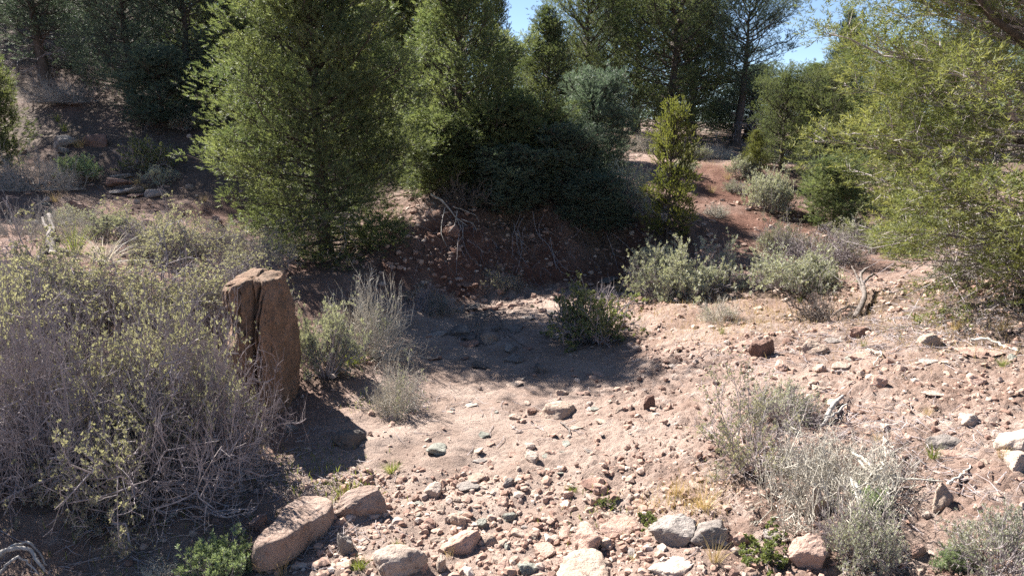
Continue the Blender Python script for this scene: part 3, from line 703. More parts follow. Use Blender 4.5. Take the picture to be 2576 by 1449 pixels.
# rocks: column, row of the centre, width, height in photo pixels, shape (a angular, r rounded, f flat), material, spin, label
ROCKS = [
 (1405,1022,92,54,'r','tan',.4,'tan rounded boulder alone on the sunlit middle of the wash'),
 (989,1047,32,24,'r','white',.2,'small pale stone below the nearly bare whitish shrub'),
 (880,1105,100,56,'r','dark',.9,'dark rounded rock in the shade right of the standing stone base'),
 (1100,1138,58,24,'r','green',.1,'low greenish stone on the left side of the sunlit wash'),
 (1210,1157,38,16,'f','grey',.6,'small flat grey stone in the smooth middle of the wash'),
 (1288,1143,34,16,'f','pink',1.2,'small flat pinkish stone right of the flat grey one'),
 (1093,1234,50,50,'a','white',.3,'pointed whitish stone standing at the head of the rubble'),
 (1187,1230,72,34,'f','grey',.2,'flat grey slab behind the rubble near the pointed whitish stone'),
 (1195,1206,66,20,'f','tan',.5,'thin tan slab lying just behind the flat grey slab'),
 (1305,1211,30,14,'f','white',.9,'little white flake in the wash above the rubble'),
 (1500,1217,74,20,'f','red',.3,'thin rust brown plate tilted on the gravel'),
 (1395,1346,40,24,'f','white',1.4,'small white flat stone right of centre in the rubble'),
 (1165,1368,100,56,'a','pink',.5,'wide pinkish block in the bottom rubble'),
 (1232,1361,48,34,'r','tan',2.2,'rounded stone touching the right end of the wide pinkish block'),
 (1152,1320,50,34,'a','tan',1.9,'squarish tan stone above the wide pinkish block'),
 (1482,1352,88,80,'r','pink',.8,'tall smooth pinkish stone standing at bottom centre'),
 (1700,1338,120,84,'a','grey',.1,'blocky grey rock in the right foreground rubble'),
 (1785,1352,104,56,'r','grey',.2,'long rounded grey rock right of the blocky grey rock'),
 (1000,1432,145,66,'r','white',.3,'large pale boulder on the bottom edge right of the bright grass'),
 (1468,1432,145,40,'r','tan',.1,'long low boulder on the bottom edge at centre'),
 (1700,1428,120,44,'f','white',.5,'cream coloured flat slab on the bottom edge'),
 (1326,1436,64,30,'a','green',.7,'greenish grey stone on the bottom edge'),
 (1272,1436,52,30,'a','pink',1.7,'small pinkish stone on the bottom edge left of the greenish one'),
 (1110,1420,34,46,'a','white',2.0,'upright white stone near the bottom edge'),
 (868,1376,52,74,'a','grey',1.5,'upright grey-brown stone right of the long slab'),
 (908,1282,124,70,'a','slab',.4,'shaded grey slab with a sloping ridge right of the long slab'),
 (1231,848,50,36,'r','tan',.4,'round boulder wedged under the root clump in the shaded wash'),
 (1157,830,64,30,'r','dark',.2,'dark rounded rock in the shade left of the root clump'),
 (1105,838,52,20,'f','grey',.8,'flat shaded stone left of the dark rounded rock'),
 (1162,770,28,30,'a','grey',1.1,'upright grey flake at the foot of the earth bank'),
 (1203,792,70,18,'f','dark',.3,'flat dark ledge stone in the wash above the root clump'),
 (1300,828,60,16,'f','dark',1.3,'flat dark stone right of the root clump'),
 (1210,911,40,16,'f','grey',.2,'small grey stone in the big shadow across the wash'),
 (1330,800,44,14,'f','grey',2.1,'thin slab in shade behind the lone green shrub'),
 (1180,715,56,22,'f','red',.5,'reddish slab sliding down the earth bank'),
 (1632,1026,28,40,'a','red',.2,'small upright dark red stone on the crumbly right slope'),
 (1297,1044,34,20,'a','tan',.3,'small tan stone left of the lone tan boulder'),
 (1335,1028,28,18,'a','red',.9,'small reddish stone touching the lone tan boulder'),
 (1297,963,46,15,'f','tan',.4,'tan flat stone at the front edge of the big shadow'),
 (1190,1018,40,16,'f','white',.4,'pale flat stone at the left of the sunlit strip'),
 (1282,1300,38,22,'a','green',.3,'dark greenish chip in the middle of the rubble'),
 (1372,1380,76,36,'a','pink',2.6,'pinkish stone between the tall smooth stone and the rubble'),
 (1560,1318,104,42,'f','pink',.5,'flat pinkish stone above the blocky grey rock'),
 (1918,888,58,60,'a','red',.6,'rough dark red-brown boulder on the right bank'),
 (2041,880,76,44,'a','tan',.2,'tan boulder with a pale top right of the rough red boulder'),
 (1984,866,42,24,'a','red',1.2,'small dark stone between the two right bank boulders'),
 (1878,873,44,20,'a','pink',.4,'small pink stone left of the rough red boulder'),
 (2104,856,58,18,'f','grey',.1,'flat grey stone behind the pale topped boulder'),
 (2160,838,50,32,'a','red',.7,'brown stone below the gnarled stump'),
 (2337,862,66,42,'r','tan',.2,'round tan boulder in front of the big right-hand pine'),
 (2468,884,120,34,'f','pink',.1,'long low pinkish rock below the pine, beside the white stick'),
 (2340,918,64,18,'f','grey',.3,'small flat rock between the round and the long low rocks'),
 (2120,921,60,18,'f','white',.8,'whitish flat stone on the right bank slope'),
 (2350,996,76,13,'f','white',.05,'thin bright white plank-like stone on the right bank'),
 (2450,953,64,24,'a','pink',.5,'pinkish wedge of stone near the right edge'),
 (1968,932,42,26,'a','pink',1.5,'pink stone above the thin grey-green shrub'),
 (2175,898,70,22,'f','pink',.4,'flat pink slab in the middle of the right bank'),
 (2440,1058,66,36,'r','white',.5,'white rounded stone on the right bank slope'),
 (2372,1110,76,38,'a','grey',.1,'angular grey rock on the right bank slope'),
 (2552,1118,100,60,'a','white',.4,'big white rock at the right picture edge'),
 (2545,1165,80,50,'a','white',1.4,'second white rock below the one at the right edge'),
 (2400,1142,60,24,'f','pink',2.0,'rosy flat stone below the angular grey rock'),
 (2258,1159,40,16,'f','white',.3,'little whitish stone right of the dead tangle'),
 (2226,1068,34,50,'f','white',1.0,'upended pale flake behind the dead tangle'),
 (2362,1265,56,64,'a','tan',.3,'pointed tan stone at the lower right'),
 (2310,1388,38,32,'a','pink',.4,'small pink stone left of the corner sagebrush'),
 (2033,1398,96,92,'a','pink',.3,'purplish pink boulder at the bottom below the dead tangle'),
 (2045,1265,76,84,'a','tan',.9,'tan rock hidden underneath the tangled dead shrub'),
 (1862,1360,40,30,'a','pink',.6,'small pink stone right of the long rounded grey rock'),
 (2330,1300,28,18,'a','white',.7,'small pale stone below the pointed tan stone'),
 (728,1074,38,24,'r','grey',.2,'small grey stone at the foot of the standing stone'),
 (592,1274,66,28,'f','dark',.3,'flat bluish dark stone in shade left of the long slab'),
 (652,1308,44,38,'a','pink',.9,'small reddish stone beside the left end of the long slab'),
 (753,1105,24,9,'f','white',.4,'tiny white chip in the shade of the standing stone'),
 (164,364,58,34,'a','grey',.4,'grey boulder on the upper left slope'),
 (238,360,66,40,'a','red',.2,'dark boulder right of the grey one on the upper left slope'),
 (297,438,66,20,'f','grey',.1,'uppermost ledge stone below the pale slope sagebrush'),
 (300,456,60,22,'a','red',.7,'brown ledge stone second from the top of the ledge'),
 (325,474,86,20,'f','grey',.4,'long ledge stone third from the top of the ledge'),
 (352,484,60,18,'f','red',1.2,'lowest ledge stone on the upper left slope'),
 (394,484,56,22,'a','grey',.5,'grey rock to the right of the slope ledge'),
 (196,520,64,56,'a','red',.8,'big dark red rock on the left slope'),
 (65,552,70,26,'f','dark',.2,'dark slab at the left edge of the slope'),
 (268,556,58,30,'a','red',.4,'dark rock behind the yellow-green slope bitterbrush'),
 (544,556,30,26,'a','pink',.3,'pinkish stone on the bare patch left of the largest tree'),
 (1140,608,32,26,'a','red',.6,'grey block stuck in the cut bank'),
 (1530,705,62,16,'f','dark',.1,'dark flat stone in the shaded channel behind the lone shrub'),
 (1520,855,36,26,'r','red',.4,'round dark clod on the ground below the lone green shrub'),
 (1420,722,40,14,'f','red',.5,'low red stone at the foot of the dark cut bank'),
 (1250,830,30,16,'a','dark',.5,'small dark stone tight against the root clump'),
]
# grass and small herbs: kind, column, row, size in photo pixels (height), label
TUFTS = [
 ('green', 1815, 852, 26, 'small green grass tuft below the dull twiggy shrub'),
 ('fine', 985, 1190, 30, 'green tuft at the tip of the standing stone shadow'),
 ('fine', 1437, 1242, 22, 'tiny green tuft right of the sunlit middle of the wash'),
 ('herb', 1525, 1275, 26, 'low bright green herb patch above the flat pinkish stone'),
 ('herb', 1640, 1322, 40, 'broad leaved green herb left of the blocky grey rock'),
 ('herb', 1925, 1408, 70, 'leafy light green herb left of the purplish boulder'),
 ('green', 190, 648, 78, 'bright green grass clump among the left thicket'),
 ('pale', 262, 668, 80, 'bleached drooping grass beside the bright green clump'),
 ('green', 145, 308, 24, 'green grass tuft highest on the upper left slope'),
 ('green', 163, 332, 26, 'green grass tuft second down on the upper left slope'),
 ('golden', 200, 378, 34, 'yellow grass tuft between the two slope boulders'),
 ('golden', 366, 476, 22, 'orange dry tuft right of the slope ledge'),
 ('golden', 345, 462, 24, 'yellow tuft behind the slope ledge'),
 ('golden', 513, 508, 22, 'yellow tuft near the left skirt of the largest tree'),
 ('golden', 140, 512, 26, 'yellow green tuft left of the big dark red rock'),
 ('golden', 172, 545, 26, 'yellowish tuft below the big dark red rock'),
 ('fine', 905, 1446, 34, 'vivid green cushion of grass on the bottom edge'),
 ('green', 2012, 762, 20, 'small green tuft under the pale green sagebrush'),
 ('green', 2310, 812, 26, 'green tuft on the litter under the big right-hand pine'),
 ('golden', 2400, 838, 40, 'yellow tuft at the shade edge of the big right-hand pine'),
 ('golden', 2520, 840, 46, 'larger yellow-green tuft below the big right-hand pine'),
 ('golden', 1770, 1300, 72, 'golden dry grass left of the tangled dead shrub'),
 ('golden', 1700, 1262, 50, 'thin golden grass above the long rounded grey rock'),
 ('golden', 1800, 1420, 60, 'dry grass growing below the long rounded grey rock'),
 ('golden', 2330, 1045, 30, 'small yellow tuft alone on the right bank'),
 ('fine', 2522, 918, 24, 'small green tuft near the right edge'),
 ('green', 2345, 1160, 44, 'arching dark green blades on the right bank slope'),
 ('golden', 2206, 1122, 30, 'dry tuft behind the dead tangle'),
 ('golden', 2520, 1170, 40, 'dry tuft left of the second white rock'),
 ('green', 885, 920, 60, 'green grass sticking out of the grey-green sagebrush'),
 ('dry', 710, 1445, 62, 'dry seed stalks below the long slab'),
 ('dry', 660, 1440, 52, 'dry stalks between the mint sagebrush and the long slab'),
 ('dry', 868, 1240, 36, 'dry stalks behind the ridged shaded slab'),
 ('green', 2170, 880, 22, 'green tuft below the gnarled stump'),
 ('dry', 1130, 1405, 40, 'dry weed stalks in the bottom rubble'),
 ('golden', 1560, 740, 40, 'yellow green grass right behind the lone green shrub'),
 ('golden', 1830, 452, 24, 'bright yellow tuft beside the trail'),
 ('golden', 1790, 488, 24, 'bright yellow tuft lower on the trail'),
 ('fine', 1000, 1395, 22, 'small sprig left of the upright white stone'),
 ('dry', 1590, 1420, 40, 'dry tuft on the bottom edge left of the cream slab'),
]
# ---------------------------------------------------------------- ground mesh with its colour zones
tree_pos = []
for row in TREES: 
    p = on_row(row[1], row[2]); tree_pos.append(p); DUFF.append((p[0], p[1], row[4] * .42, .9))
for px, Y, H, W in BACK:
    p = on_row(px, Y); DUFF.append((p[0], p[1], W * .45, .9))
shrub_pos = []
for row in SHRUBS:
    p = at(row[1], row[2]); shrub_pos.append(p); DUFF.append((p[0], p[1], row[3] * depth(p) / 1740 * .42, .55))
duff_shade_a = np.zeros_like(GX)
for x, y, r, a in DUFF:
    duff_shade_a = np.maximum(duff_shade_a, a * np.exp(-(((GX - x) ** 2 + (GY - y) ** 2) / (r * r)) ** 1.5))
duff_shade_a = np.maximum(duff_shade_a, 1.0 * np.clip((GY - 11.5) / 2.5, 0, 1) * np.clip((-GX - .5) / 2, 0, 1))  # upper left slope soil darkened as painted shade, beyond the litter under plants
duff_shade_a = np.clip(duff_shade_a * (1 + .8 * fbm2(GX * 2.1, GY * 2.1, 66, 3)), 0, 1) * (1 - .7 * bed_a)
ny, nx = GX.shape
idx = np.arange(nx * ny).reshape(ny, nx)
Q = np.stack([idx[:-1, :-1], idx[:-1, 1:], idx[1:, 1:], idx[1:, :-1]], -1).reshape(-1, 4)
gme = mesh('ground', np.stack([GX, GY, GZ], -1).reshape(-1, 3), Q, M['soil'], True, bed=bed_a.ravel(), red=red_a.ravel(), duff=duff_shade_a.ravel())
single('ground', gme, kind='structure')

# ---------------------------------------------------------------- trees
def ovoid(s):   # widest a third of the way up
    return (min(1, .68 + s * 1.3) if s < .25 else (1 - ((s - .25) / .75) ** 1.55) ** .8 * .98 + .02)
def conic(s): return (.8 + s if s < .2 else 1.0 - ((s - .2) / .8) * .93)
def dome(s): return (.75 + .25 * min(1, s / .3)) * (1 - max(0, (s - .35) / .65) ** 2.2) ** .6 + .02
def slimp(s): return (.75 + s if s < .25 else (1 - ((s - .25) / .75) ** 1.25) * .96 + .04)
def oldp(s): return (.5 + .5 * min(1, s / .4)) * (1 - max(0, (s - .5) / .5) ** 2.4) ** .6 + .05
PROTO = {}
PROTO['broad'] = conifer(11, 5.6, 1.5, .0, ovoid, 185, NEEDLE, M['pine'], .12, (-10, 66), .2, .22, .16, .040, dead=16, clump=.33, per_clump=62)
PROTO['round'] = conifer(12, 5, 1.4, .12, dome, 110, NEEDLE, M['pine'], .12, (0, 62), .25, .3, .18, .050, dead=8, clump=.36, per_clump=45)
PROTO['slim'] = conifer(13, 5, 1.05, .12, conic, 130, NEEDLE, M['pine'], .09, (12, 68), .3, .25, .15, .046, dead=8, clump=.25, per_clump=46)
PROTO['open'] = conifer(14, 5, 1.4, .4, oldp, 90, NEEDLE, M['pine'], .12, (5, 55), .4, .4, .16, .052, gaps=.18, dead=8, clump=.33, per_clump=40)
PROTO['old'] = conifer(15, 6, 1.6, 1.6, oldp, 80, NEEDLE, M['pine_blue'], .16, (5, 55), .5, .5, .16, .055, gaps=.18, dead=14, lean=(.5, 0), clump=.32, per_clump=44)
PROTO['young'] = conifer(16, 2, .70, .06, dome, 60, NEEDLE, M['pine_blue'], .05, (-8, 62), .5, .35, .12, .040, dead=3, clump=.19, per_clump=26)
PROTO['juniper'] = conifer(17, 3.5, .6, .2, conic, 80, SCALES, M['juniper'], .07, (25, 70), .6, .4, .13, .044, clump=.18, per_clump=24)
PROTO['column'] = conifer(18, 2.25, .45, .03, lambda s: (1.0 if s < .3 else 1.0 - .85 * (s - .3)) - .05 * math.exp(-((s - .42) / .06) ** 2) + .1 * math.sin(s * 23), 76, SCALES, M['juniper_bright'], .04, (15, 70), .5, .9, .12, .036, gaps=.1, dead=8, clump=.10, per_clump=16)
PROTO['foreground'] = conifer(19, 5.2, 2.1, .12, dome, 175, NEEDLE_FINE, M['pine_yellow'], .15, (-14, 52), .22, .2, .125, .046, dead=45, split_limbs=14, bare=.28, clump=.31, per_clump=54, clump_t=(1.0, .82, .6))
RECOLOUR = {'round_blue': ('round', 'pine_blue'), 'open_blue': ('open', 'pine_blue'), 'slim_blue': ('slim', 'pine_blue'), 'slim_yellow': ('slim', 'pine_yellow'),
            'young_green': ('young', 'pine'), 'young_yellow': ('young', 'pine_yellow'), 'young_blue': ('young', 'pine_blue'), 'juniper_bright': ('juniper', 'juniper_bright')}
for (kind, px, Y, H, W, spin, label), p in zip(TREES, tree_pos):
    k0, mt = RECOLOUR.get(kind, (kind, None)); parts, H0, W0 = PROTO[k0]
    jun = kind in ('juniper', 'column', 'juniper_bright')
    thing('juniper_tree' if jun else 'pinyon_pine', parts, (p[0], p[1], p[2] - .03), spin, (W / W0, W / W0, H / H0), needles=mt and M[mt], label=label, cat='tree')
rb = random.Random(5)
for i, (px, Y, H, W) in enumerate(BACK):
    p = on_row(px, Y); k = ('round_blue', 'slim', 'round', 'slim_blue')[i % 4]
    k0, mt = RECOLOUR.get(k, (k, None)); parts, H0, W0 = PROTO[k0]
    thing('pinyon_pine', parts, (p[0], p[1], p[2] - .05), rb.uniform(0, 6), (W / W0, W / W0, H / H0), needles=mt and M[mt],
          label='dark background pinyon pine crowding the far slope behind the nearer trees', cat='tree', group='background pinyon pines on the far slope')

# ---------------------------------------------------------------- shrubs
LB = leaf_template(4, 1.3, .019, .009, 1); LS = leaf_template(5, .9, .032, .0078, 2); LG = leaf_template(6, 1.2, .026, .014, 3)
SH = {}
SH['bit_dense'] = (shrub(31, .8, .62, 60, 8, 5, M['twig'], LB, M['bitter'], 2, .85, 88, .05, .06, leafcut=.18, n3=2, wob=.11, spread=.6), .85, .75)
SH['bit_twig'] = (shrub(32, .8, .62, 70, 8, 6, M['twig'], LB, M['bitter'], 2, .8, 90, .0, .12, leafcut=.3, n3=1, wob=.13, spread=.62), .85, .72)
SH['bit_leafy'] = (shrub(33, .75, .6, 50, 7, 6, M['twig'], LB, M['bitter'], 3, .9, 84, .08, leafcut=.0, n3=1, wob=.1, spread=.56), .8, .75)
SH['bit_sparse'] = (shrub(34, .6, .7, 26, 6, 6, M['twig'], LB, M['bitter'], 4, .95, 70, .15, leafcut=-.1, rad=(.007, .0032, .0018)), .62, .8)
SH['rabbit'] = (shrub(35, .5, .5, 60, 6, 5, M['twig_pale'], LB, M['sage'], 2, .8, 82, .12, .1, leafcut=.2, rad=(.005, .003, .0018)), .55, .58)
SH['sage'] = (shrub(36, .5, .42, 40, 6, 5, M['twig'], LS, M['sage'], 4, 1.0, 78, .28, tip=True), .55, .55)
SH['sage_tall'] = (shrub(37, .75, .5, 56, 7, 6, M['twig'], LS, M['sage'], 4, 1.15, 82, .24, leafcut=-.45), .82, .66)
SH['sage_thin'] = (shrub(38, .55, .42, 60, 6, 5, M['twig'], LS, M['sage'], 2, .8, 80, .16, leafcut=-.05, rad=(.006, .003, .0019)), .6, .52)
SH['sage_small'] = (shrub(39, .3, .26, 40, 6, 4, M['twig'], LS, M['sage_green'], 5, .8, 74, .3, rad=(.004, .0025, .0015), leafcut=-.6), .32, .33)
SH['green'] = (shrub(40, .55, .45, 44, 6, 5, M['twig'], LG, M['leaf_green'], 4, .8, 80, .2, leafcut=-.35), .6, .56)
SH['dead_sprawl'] = (shrub(41, .75, .36, 46, 6, 5, M['grey_wood'], None, None, 0, 1, 90, .1, .25, rad=(.010, .0045, .0024), thmin=25, n3=2), .8, .42)
SH['dead_pale'] = (shrub(43, .75, .36, 44, 6, 5, M['twig_pale'], None, None, 0, 1, 90, .05, .3, rad=(.008, .0042, .0026), thmin=15, n3=2, wob=.12, spread=.58), .8, .42)
SH['dead_dark'] = (shrub(42, .5, .3, 26, 6, 5, M['dark_wood'], None, None, 0, 1, 88, .1, .1, rad=(.011, .005, .0026), thmin=20, wob=.12, n3=2), .55, .36)
CATS = {'bitterbrush_shrub': 'shrub', 'rabbitbrush_shrub': 'shrub', 'sagebrush': 'sagebrush', 'dead_shrub': 'dead shrub', 'currant_bush': 'shrub'}
for (kind, px, py, w, h, spin, name, label), p in zip(SHRUBS, shrub_pos):
    parts, r0, h0 = SH[kind]; s = w * depth(p) / 1740 / 2 / r0; sz = h * depth(p) / 1740 / h0
    thing(name, parts, (p[0], p[1], p[2] - .02), spin, (s, s, sz), label=label, cat=CATS[name])

# ---------------------------------------------------------------- rocks
SHAPES = {'a': [(s, 13, 26, .085, 0) for s in range(5)], 'r': [(s + 20, 16, 10, .085, 0) for s in range(4)], 'f': [(s + 40, 13, 24, .07, 1.0) for s in range(4)]}
GEO = {k: [rock_geo(s, n, kk, ro, 4 if k == 'r' else 3, fl) for s, n, kk, ro, fl in v] for k, v in SHAPES.items()}
RME = {}
def rock_mesh(k, i, mat):
    i %= len(GEO[k])
    if (k, i, mat) not in RME: RME[k, i, mat] = mesh('rock', GEO[k][i][0], GEO[k][i][1], M[mat], k == 'r')
    return RME[k, i, mat]
rr = random.Random(9)
def sit(p, w, hpx, shape):
    hv = hpx * depth(p) / 1740
    return max(hv * {'a': .95, 'r': .95, 'f': .62}[shape], w * .16)
for i, (px, py, w, h, sh, mt, spin, label) in enumerate(ROCKS):
    p = at(px, py + h * .28, True); dep = depth(p); W = w * dep / 1740; Hh = sit(p, W, h, sh)
    dp = W * {'a': .75, 'r': .8, 'f': .7}[sh]
    single('boulder' if w > 85 else 'rock', rock_mesh(sh, i, mt), (p[0], p[1], p[2] + Hh * .12), (rr.uniform(-.12, .12), rr.uniform(-.14, .14), spin + (math.pi if i % 2 else 0)),
           (W * .55, dp * .55, Hh * .66), label=label, cat='rock')

# small loose stones: one object each
ZONES = [  # count, x range, y range (photo), size range, label, group
 (118, (960, 1760), (1215, 1449), (18, 44), 'small stone in the loose rubble across the bottom of the wash', 'small stones in the bottom rubble'),
 (46, (1060, 1560), (945, 1215), (15, 44), 'small stone on the smooth sunlit floor of the wash', 'small stones on the sunlit wash floor'),
 (66, (1850, 2576), (830, 1449), (18, 42), 'small stone scattered on the bare right bank', 'small stones on the right bank'),
 (30, (1020, 1570), (560, 740), (10, 26), 'small reddish stone stuck in the dark cut bank', 'small stones in the cut bank'),
 (26, (30, 600), (330, 570), (14, 34), 'small stone lying on the shaded upper left slope', 'small stones on the upper left slope'),
 (16, (1070, 1430), (770, 930), (24, 66), 'flat dark stone in the shaded channel around the root clump', 'small stones in the shaded channel'),
 (12, (1740, 1930), (430, 640), (9, 18), 'small reddish stone on the red trail', 'small stones on the red trail'),
]
for n, xr, yr, sr, label, grp in ZONES:
    for _ in range(n):
        px, py = rr.uniform(*xr), rr.uniform(*yr); p = at(px, py, True); w = (sr[0] + (sr[1] - sr[0]) * rr.random() ** 2) * depth(p) / 1740
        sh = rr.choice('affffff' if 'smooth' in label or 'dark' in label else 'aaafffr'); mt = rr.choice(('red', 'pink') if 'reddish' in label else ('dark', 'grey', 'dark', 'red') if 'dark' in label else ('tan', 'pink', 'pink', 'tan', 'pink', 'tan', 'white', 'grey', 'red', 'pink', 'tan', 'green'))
        zz = {'a': .62, 'r': .6, 'f': .34}[sh] * w
        single('stone', rock_mesh(sh, rr.randrange(5), mt), (p[0], p[1], p[2] + zz * .08), (rr.uniform(-.3, .3), rr.uniform(-.3, .3), rr.uniform(0, 6.28)),
               (w * .54, w * rr.uniform(.3, .5), zz * .6), label=label, cat='stone', group=grp)

# gravel: more small stones than one could count
rg = np.random.RandomState(77)
N = 80000
u = rg.uniform(0, 1, (N, 3))
gyv = 2.6 * (13 / 2.6) ** u[:, 0]; gxv = (u[:, 1] - .5) * 2 * (1.1 + .80 * gyv)
b = bedness(gxv, gyv); dens = np.clip(.35 + .8 * fbm2(gxv * .8, gyv * .8, 14, 3), .04, 1) * (1 - .75 * b * (gyv > 4.3)) + .75 * b * (gyv < 4.3)
dens *= np.where(gxv < -1.1, .35, 1); dens = np.where((gxv > .6) & (gyv < 9), np.clip(dens * 1.5 + .15, 0, 1.3), dens)
for ex, ey, ra, rb_, q_ in ((.0, 4.85, 1.0, .75, .8), (-.1, 6.6, 1.2, .8, .25), (.3, 8.6, .8, 1.2, .3)):
    dens *= q_ + (1 - q_) * np.clip((np.hypot((gxv - ex) / ra, (gyv - ey) / rb_) - .75) / .5, 0, 1)
bank = (gxv > -2.2) & (gxv < 3.2) & (gyv > 9.2) & (gyv < 12.2); dens = np.where(bank, .9, dens)
k = u[:, 2] < dens * .5; gxv, gyv = gxv[k], gyv[k]; n = len(gxv)
size = (.006 + .020 * rg.uniform(0, 1, n) ** 4) * np.clip(gyv / 4.0, 1, 2.2) * np.where(bedness(gxv, gyv) * (gyv < 4.3) > .3, 1.25, 1)
order = np.argsort(size); size, gxv, gyv = size[order], gxv[order], gyv[order]; gz = height(gxv, gyv)
def pebbles(V0, F0, sl):
    sz, x, y, z = size[sl], gxv[sl], gyv[sl], gz[sl]; n = len(sz); m = len(V0)
    Vs = V0[None] * (1 + rg.uniform(-.28, .28, (n, m, 1))) * rg.uniform(.55, 1.3, (n, 1, 3)) * np.array([1, 1, .75])
    an = rg.uniform(0, 6.28, n); c, s = np.cos(an)[:, None], np.sin(an)[:, None]
    Vs = np.stack([Vs[..., 0] * c - Vs[..., 1] * s, Vs[..., 0] * s + Vs[..., 1] * c, Vs[..., 2]], -1) * sz[:, None, None]
    Vs += np.stack([x, y, z + sz * .15], -1)[:, None]
    return Vs.reshape(-1, 3), (F0[None] + (np.arange(n) * m)[:, None, None]).reshape(-1, 3), np.repeat(np.clip(rg.normal(.46, .24, n), 0, 1), m)
OCT = (np.array([(1, 0, 0), (0, 1, 0), (-1, 0, 0), (0, -1, 0), (0, 0, 1), (0, 0, -1)], float), np.array([(0, 1, 4), (1, 2, 4), (2, 3, 4), (3, 0, 4), (1, 0, 5), (2, 1, 5), (3, 2, 5), (0, 3, 5)]))
half = int(len(size) * .62)
ga, gb = pebbles(*OCT, slice(0, half)), pebbles(*ICO[0], slice(half, None))
GV, GF = cat(ga[:2], gb[:2])
single('gravel', mesh('gravel', GV, GF, M['gravel'], tint=np.r_[ga[2], gb[2]]), kind='stuff', label='loose gravel and crumbs of dry earth on the wash and banks', cat='gravel')

# standing stone: a tall block split by upright clefts
def standing_stone():
    na, nh = 260, 120; H = 1.24
    a = np.linspace(0, 2 * math.pi, na, endpoint=False); t = np.linspace(0, 1, nh)
    A, T = np.meshgrid(a, t)
    e = 2 / 3.2
    cx, sy = np.sign(np.cos(A)) * np.abs(np.cos(A)) ** e, np.sign(np.sin(A)) * np.abs(np.sin(A)) ** e
    z = T * H
    wR = np.interp(T, [0, .06, .2, .5, .75, .9, 1], [.20, .27, .31, .335, .335, .30, .23]); wL = np.interp(T, [0, .1, .5, .8, 1], [.30, .34, .34, .34, .32])
    X = np.where(cx > 0, cx * wR, cx * wL); Y = sy * np.interp(T, [0, .08, .5, 1], [.30, .38, .42, .36])
    front = np.clip(-sy, 0, 1) ** .5
    dep = np.zeros_like(X)
    wig = .018 * vn2(z * 6, z * 0 + 3.1, 5)
    dep += .05 * np.sin(X * 17 + 2 * vn2(z * 1.5, X, 6)) + .045 * np.clip(vn2(X * 9 + .25 * z + .3 * vn2(z * 2, X * 3, 2), z * .8, 19), 0, 1) + .03 * np.clip(vn2(X * 22 + .4 * z, z * 1.3, 29), 0, 1)
    for x0, x1, za, zb, d, w in ((.075, .0, -.1, 1.3, .15, .022), (-.06, -.11, -.1, .62, .13, .024), (.13, .12, .45, 1.3, .07, .018), (.02, .03, .85, 1.3, .06, .012),
                                 (-.10, -.09, .9, 1.3, .06, .015), (-.19, -.2, .88, 1.3, .05, .014), (.22, .18, -.1, .8, .05, .018)):
        gxx = .09 + x1 + (x0 - x1) * np.clip(z / H, 0, 1) + wig
        on = np.clip((z - za) / .08, 0, 1) * np.clip((zb - z) / .08, 0, 1)
        dep += d * on * np.exp(-((X - gxx) / w) ** 2)
    dep += .10 * np.clip((-.0 - X) / .04, 0, 1) * np.clip((z - .80) / .05, 0, 1) * np.clip((1.08 - z) / .03, 0, 1)       # recessed upper left panel
    dep += .05 * np.clip((X - .10) / .05, 0, 1) * np.clip((z - 1.0) / .08, 0, 1)
    Y = Y + dep * front
    P = np.stack([X, Y, z], -1).reshape(-1, 3)
    D = nrm(np.stack([X, Y, z * 0], -1).reshape(-1, 3))
    q = P * np.array([1, 1, .45])
    P = P + D * (.036 * fbm3(q * 5, 3, 4) + .018 * fbm3(P * np.array([1, 1, .6]) * 17, 9, 4) + .010 * np.round(1.6 * fbm3(P * np.array([.6, .6, 1.6]) * 5, 21, 2)))[:, None]
    top = P[-na:].copy(); rings = [P]
    for s_, dz in ((.93, .022), (.8, .034), (.6, .04), (.35, .042), (.12, .042)):
        r = top.copy(); cc = top.mean(0); r[:, :2] = cc[:2] + (top[:, :2] - cc[:2]) * s_
        r[:, 2] = top[:, 2] + dz + .016 * fbm2(r[:, 0] * 9, r[:, 1] * 7, 4, 4) + .02 * np.round(vn2(r[:, 0] * 7, r[:, 1] * 4, 8) * 1.5); rings.append(r)
    V = np.concatenate(rings); m = len(V) // na
    i = np.arange(m * na).reshape(m, na); j = np.roll(i, -1, 1)
    Fq = np.stack([i[:-1], j[:-1], j[1:], i[1:]], -1).reshape(-1, 4)
    V = np.r_[V, [V[-na:].mean(0)]]
    tri = np.concatenate([Fq[:, [0, 1, 2]], Fq[:, [0, 2, 3]], np.stack([i[-1], j[-1], np.full(na, m * na)], -1)])
    return mesh('standing_stone', V, tri, M['stone'], True)
p = on_row(684, 5.35)
single('standing_stone', standing_stone(), (p[0], p[1], .0), (R_(2), R_(-1), R_(-6)), (.56, .92, .91), label='tall upright reddish stone split by vertical clefts at the edge of the left bank', cat='standing stone')

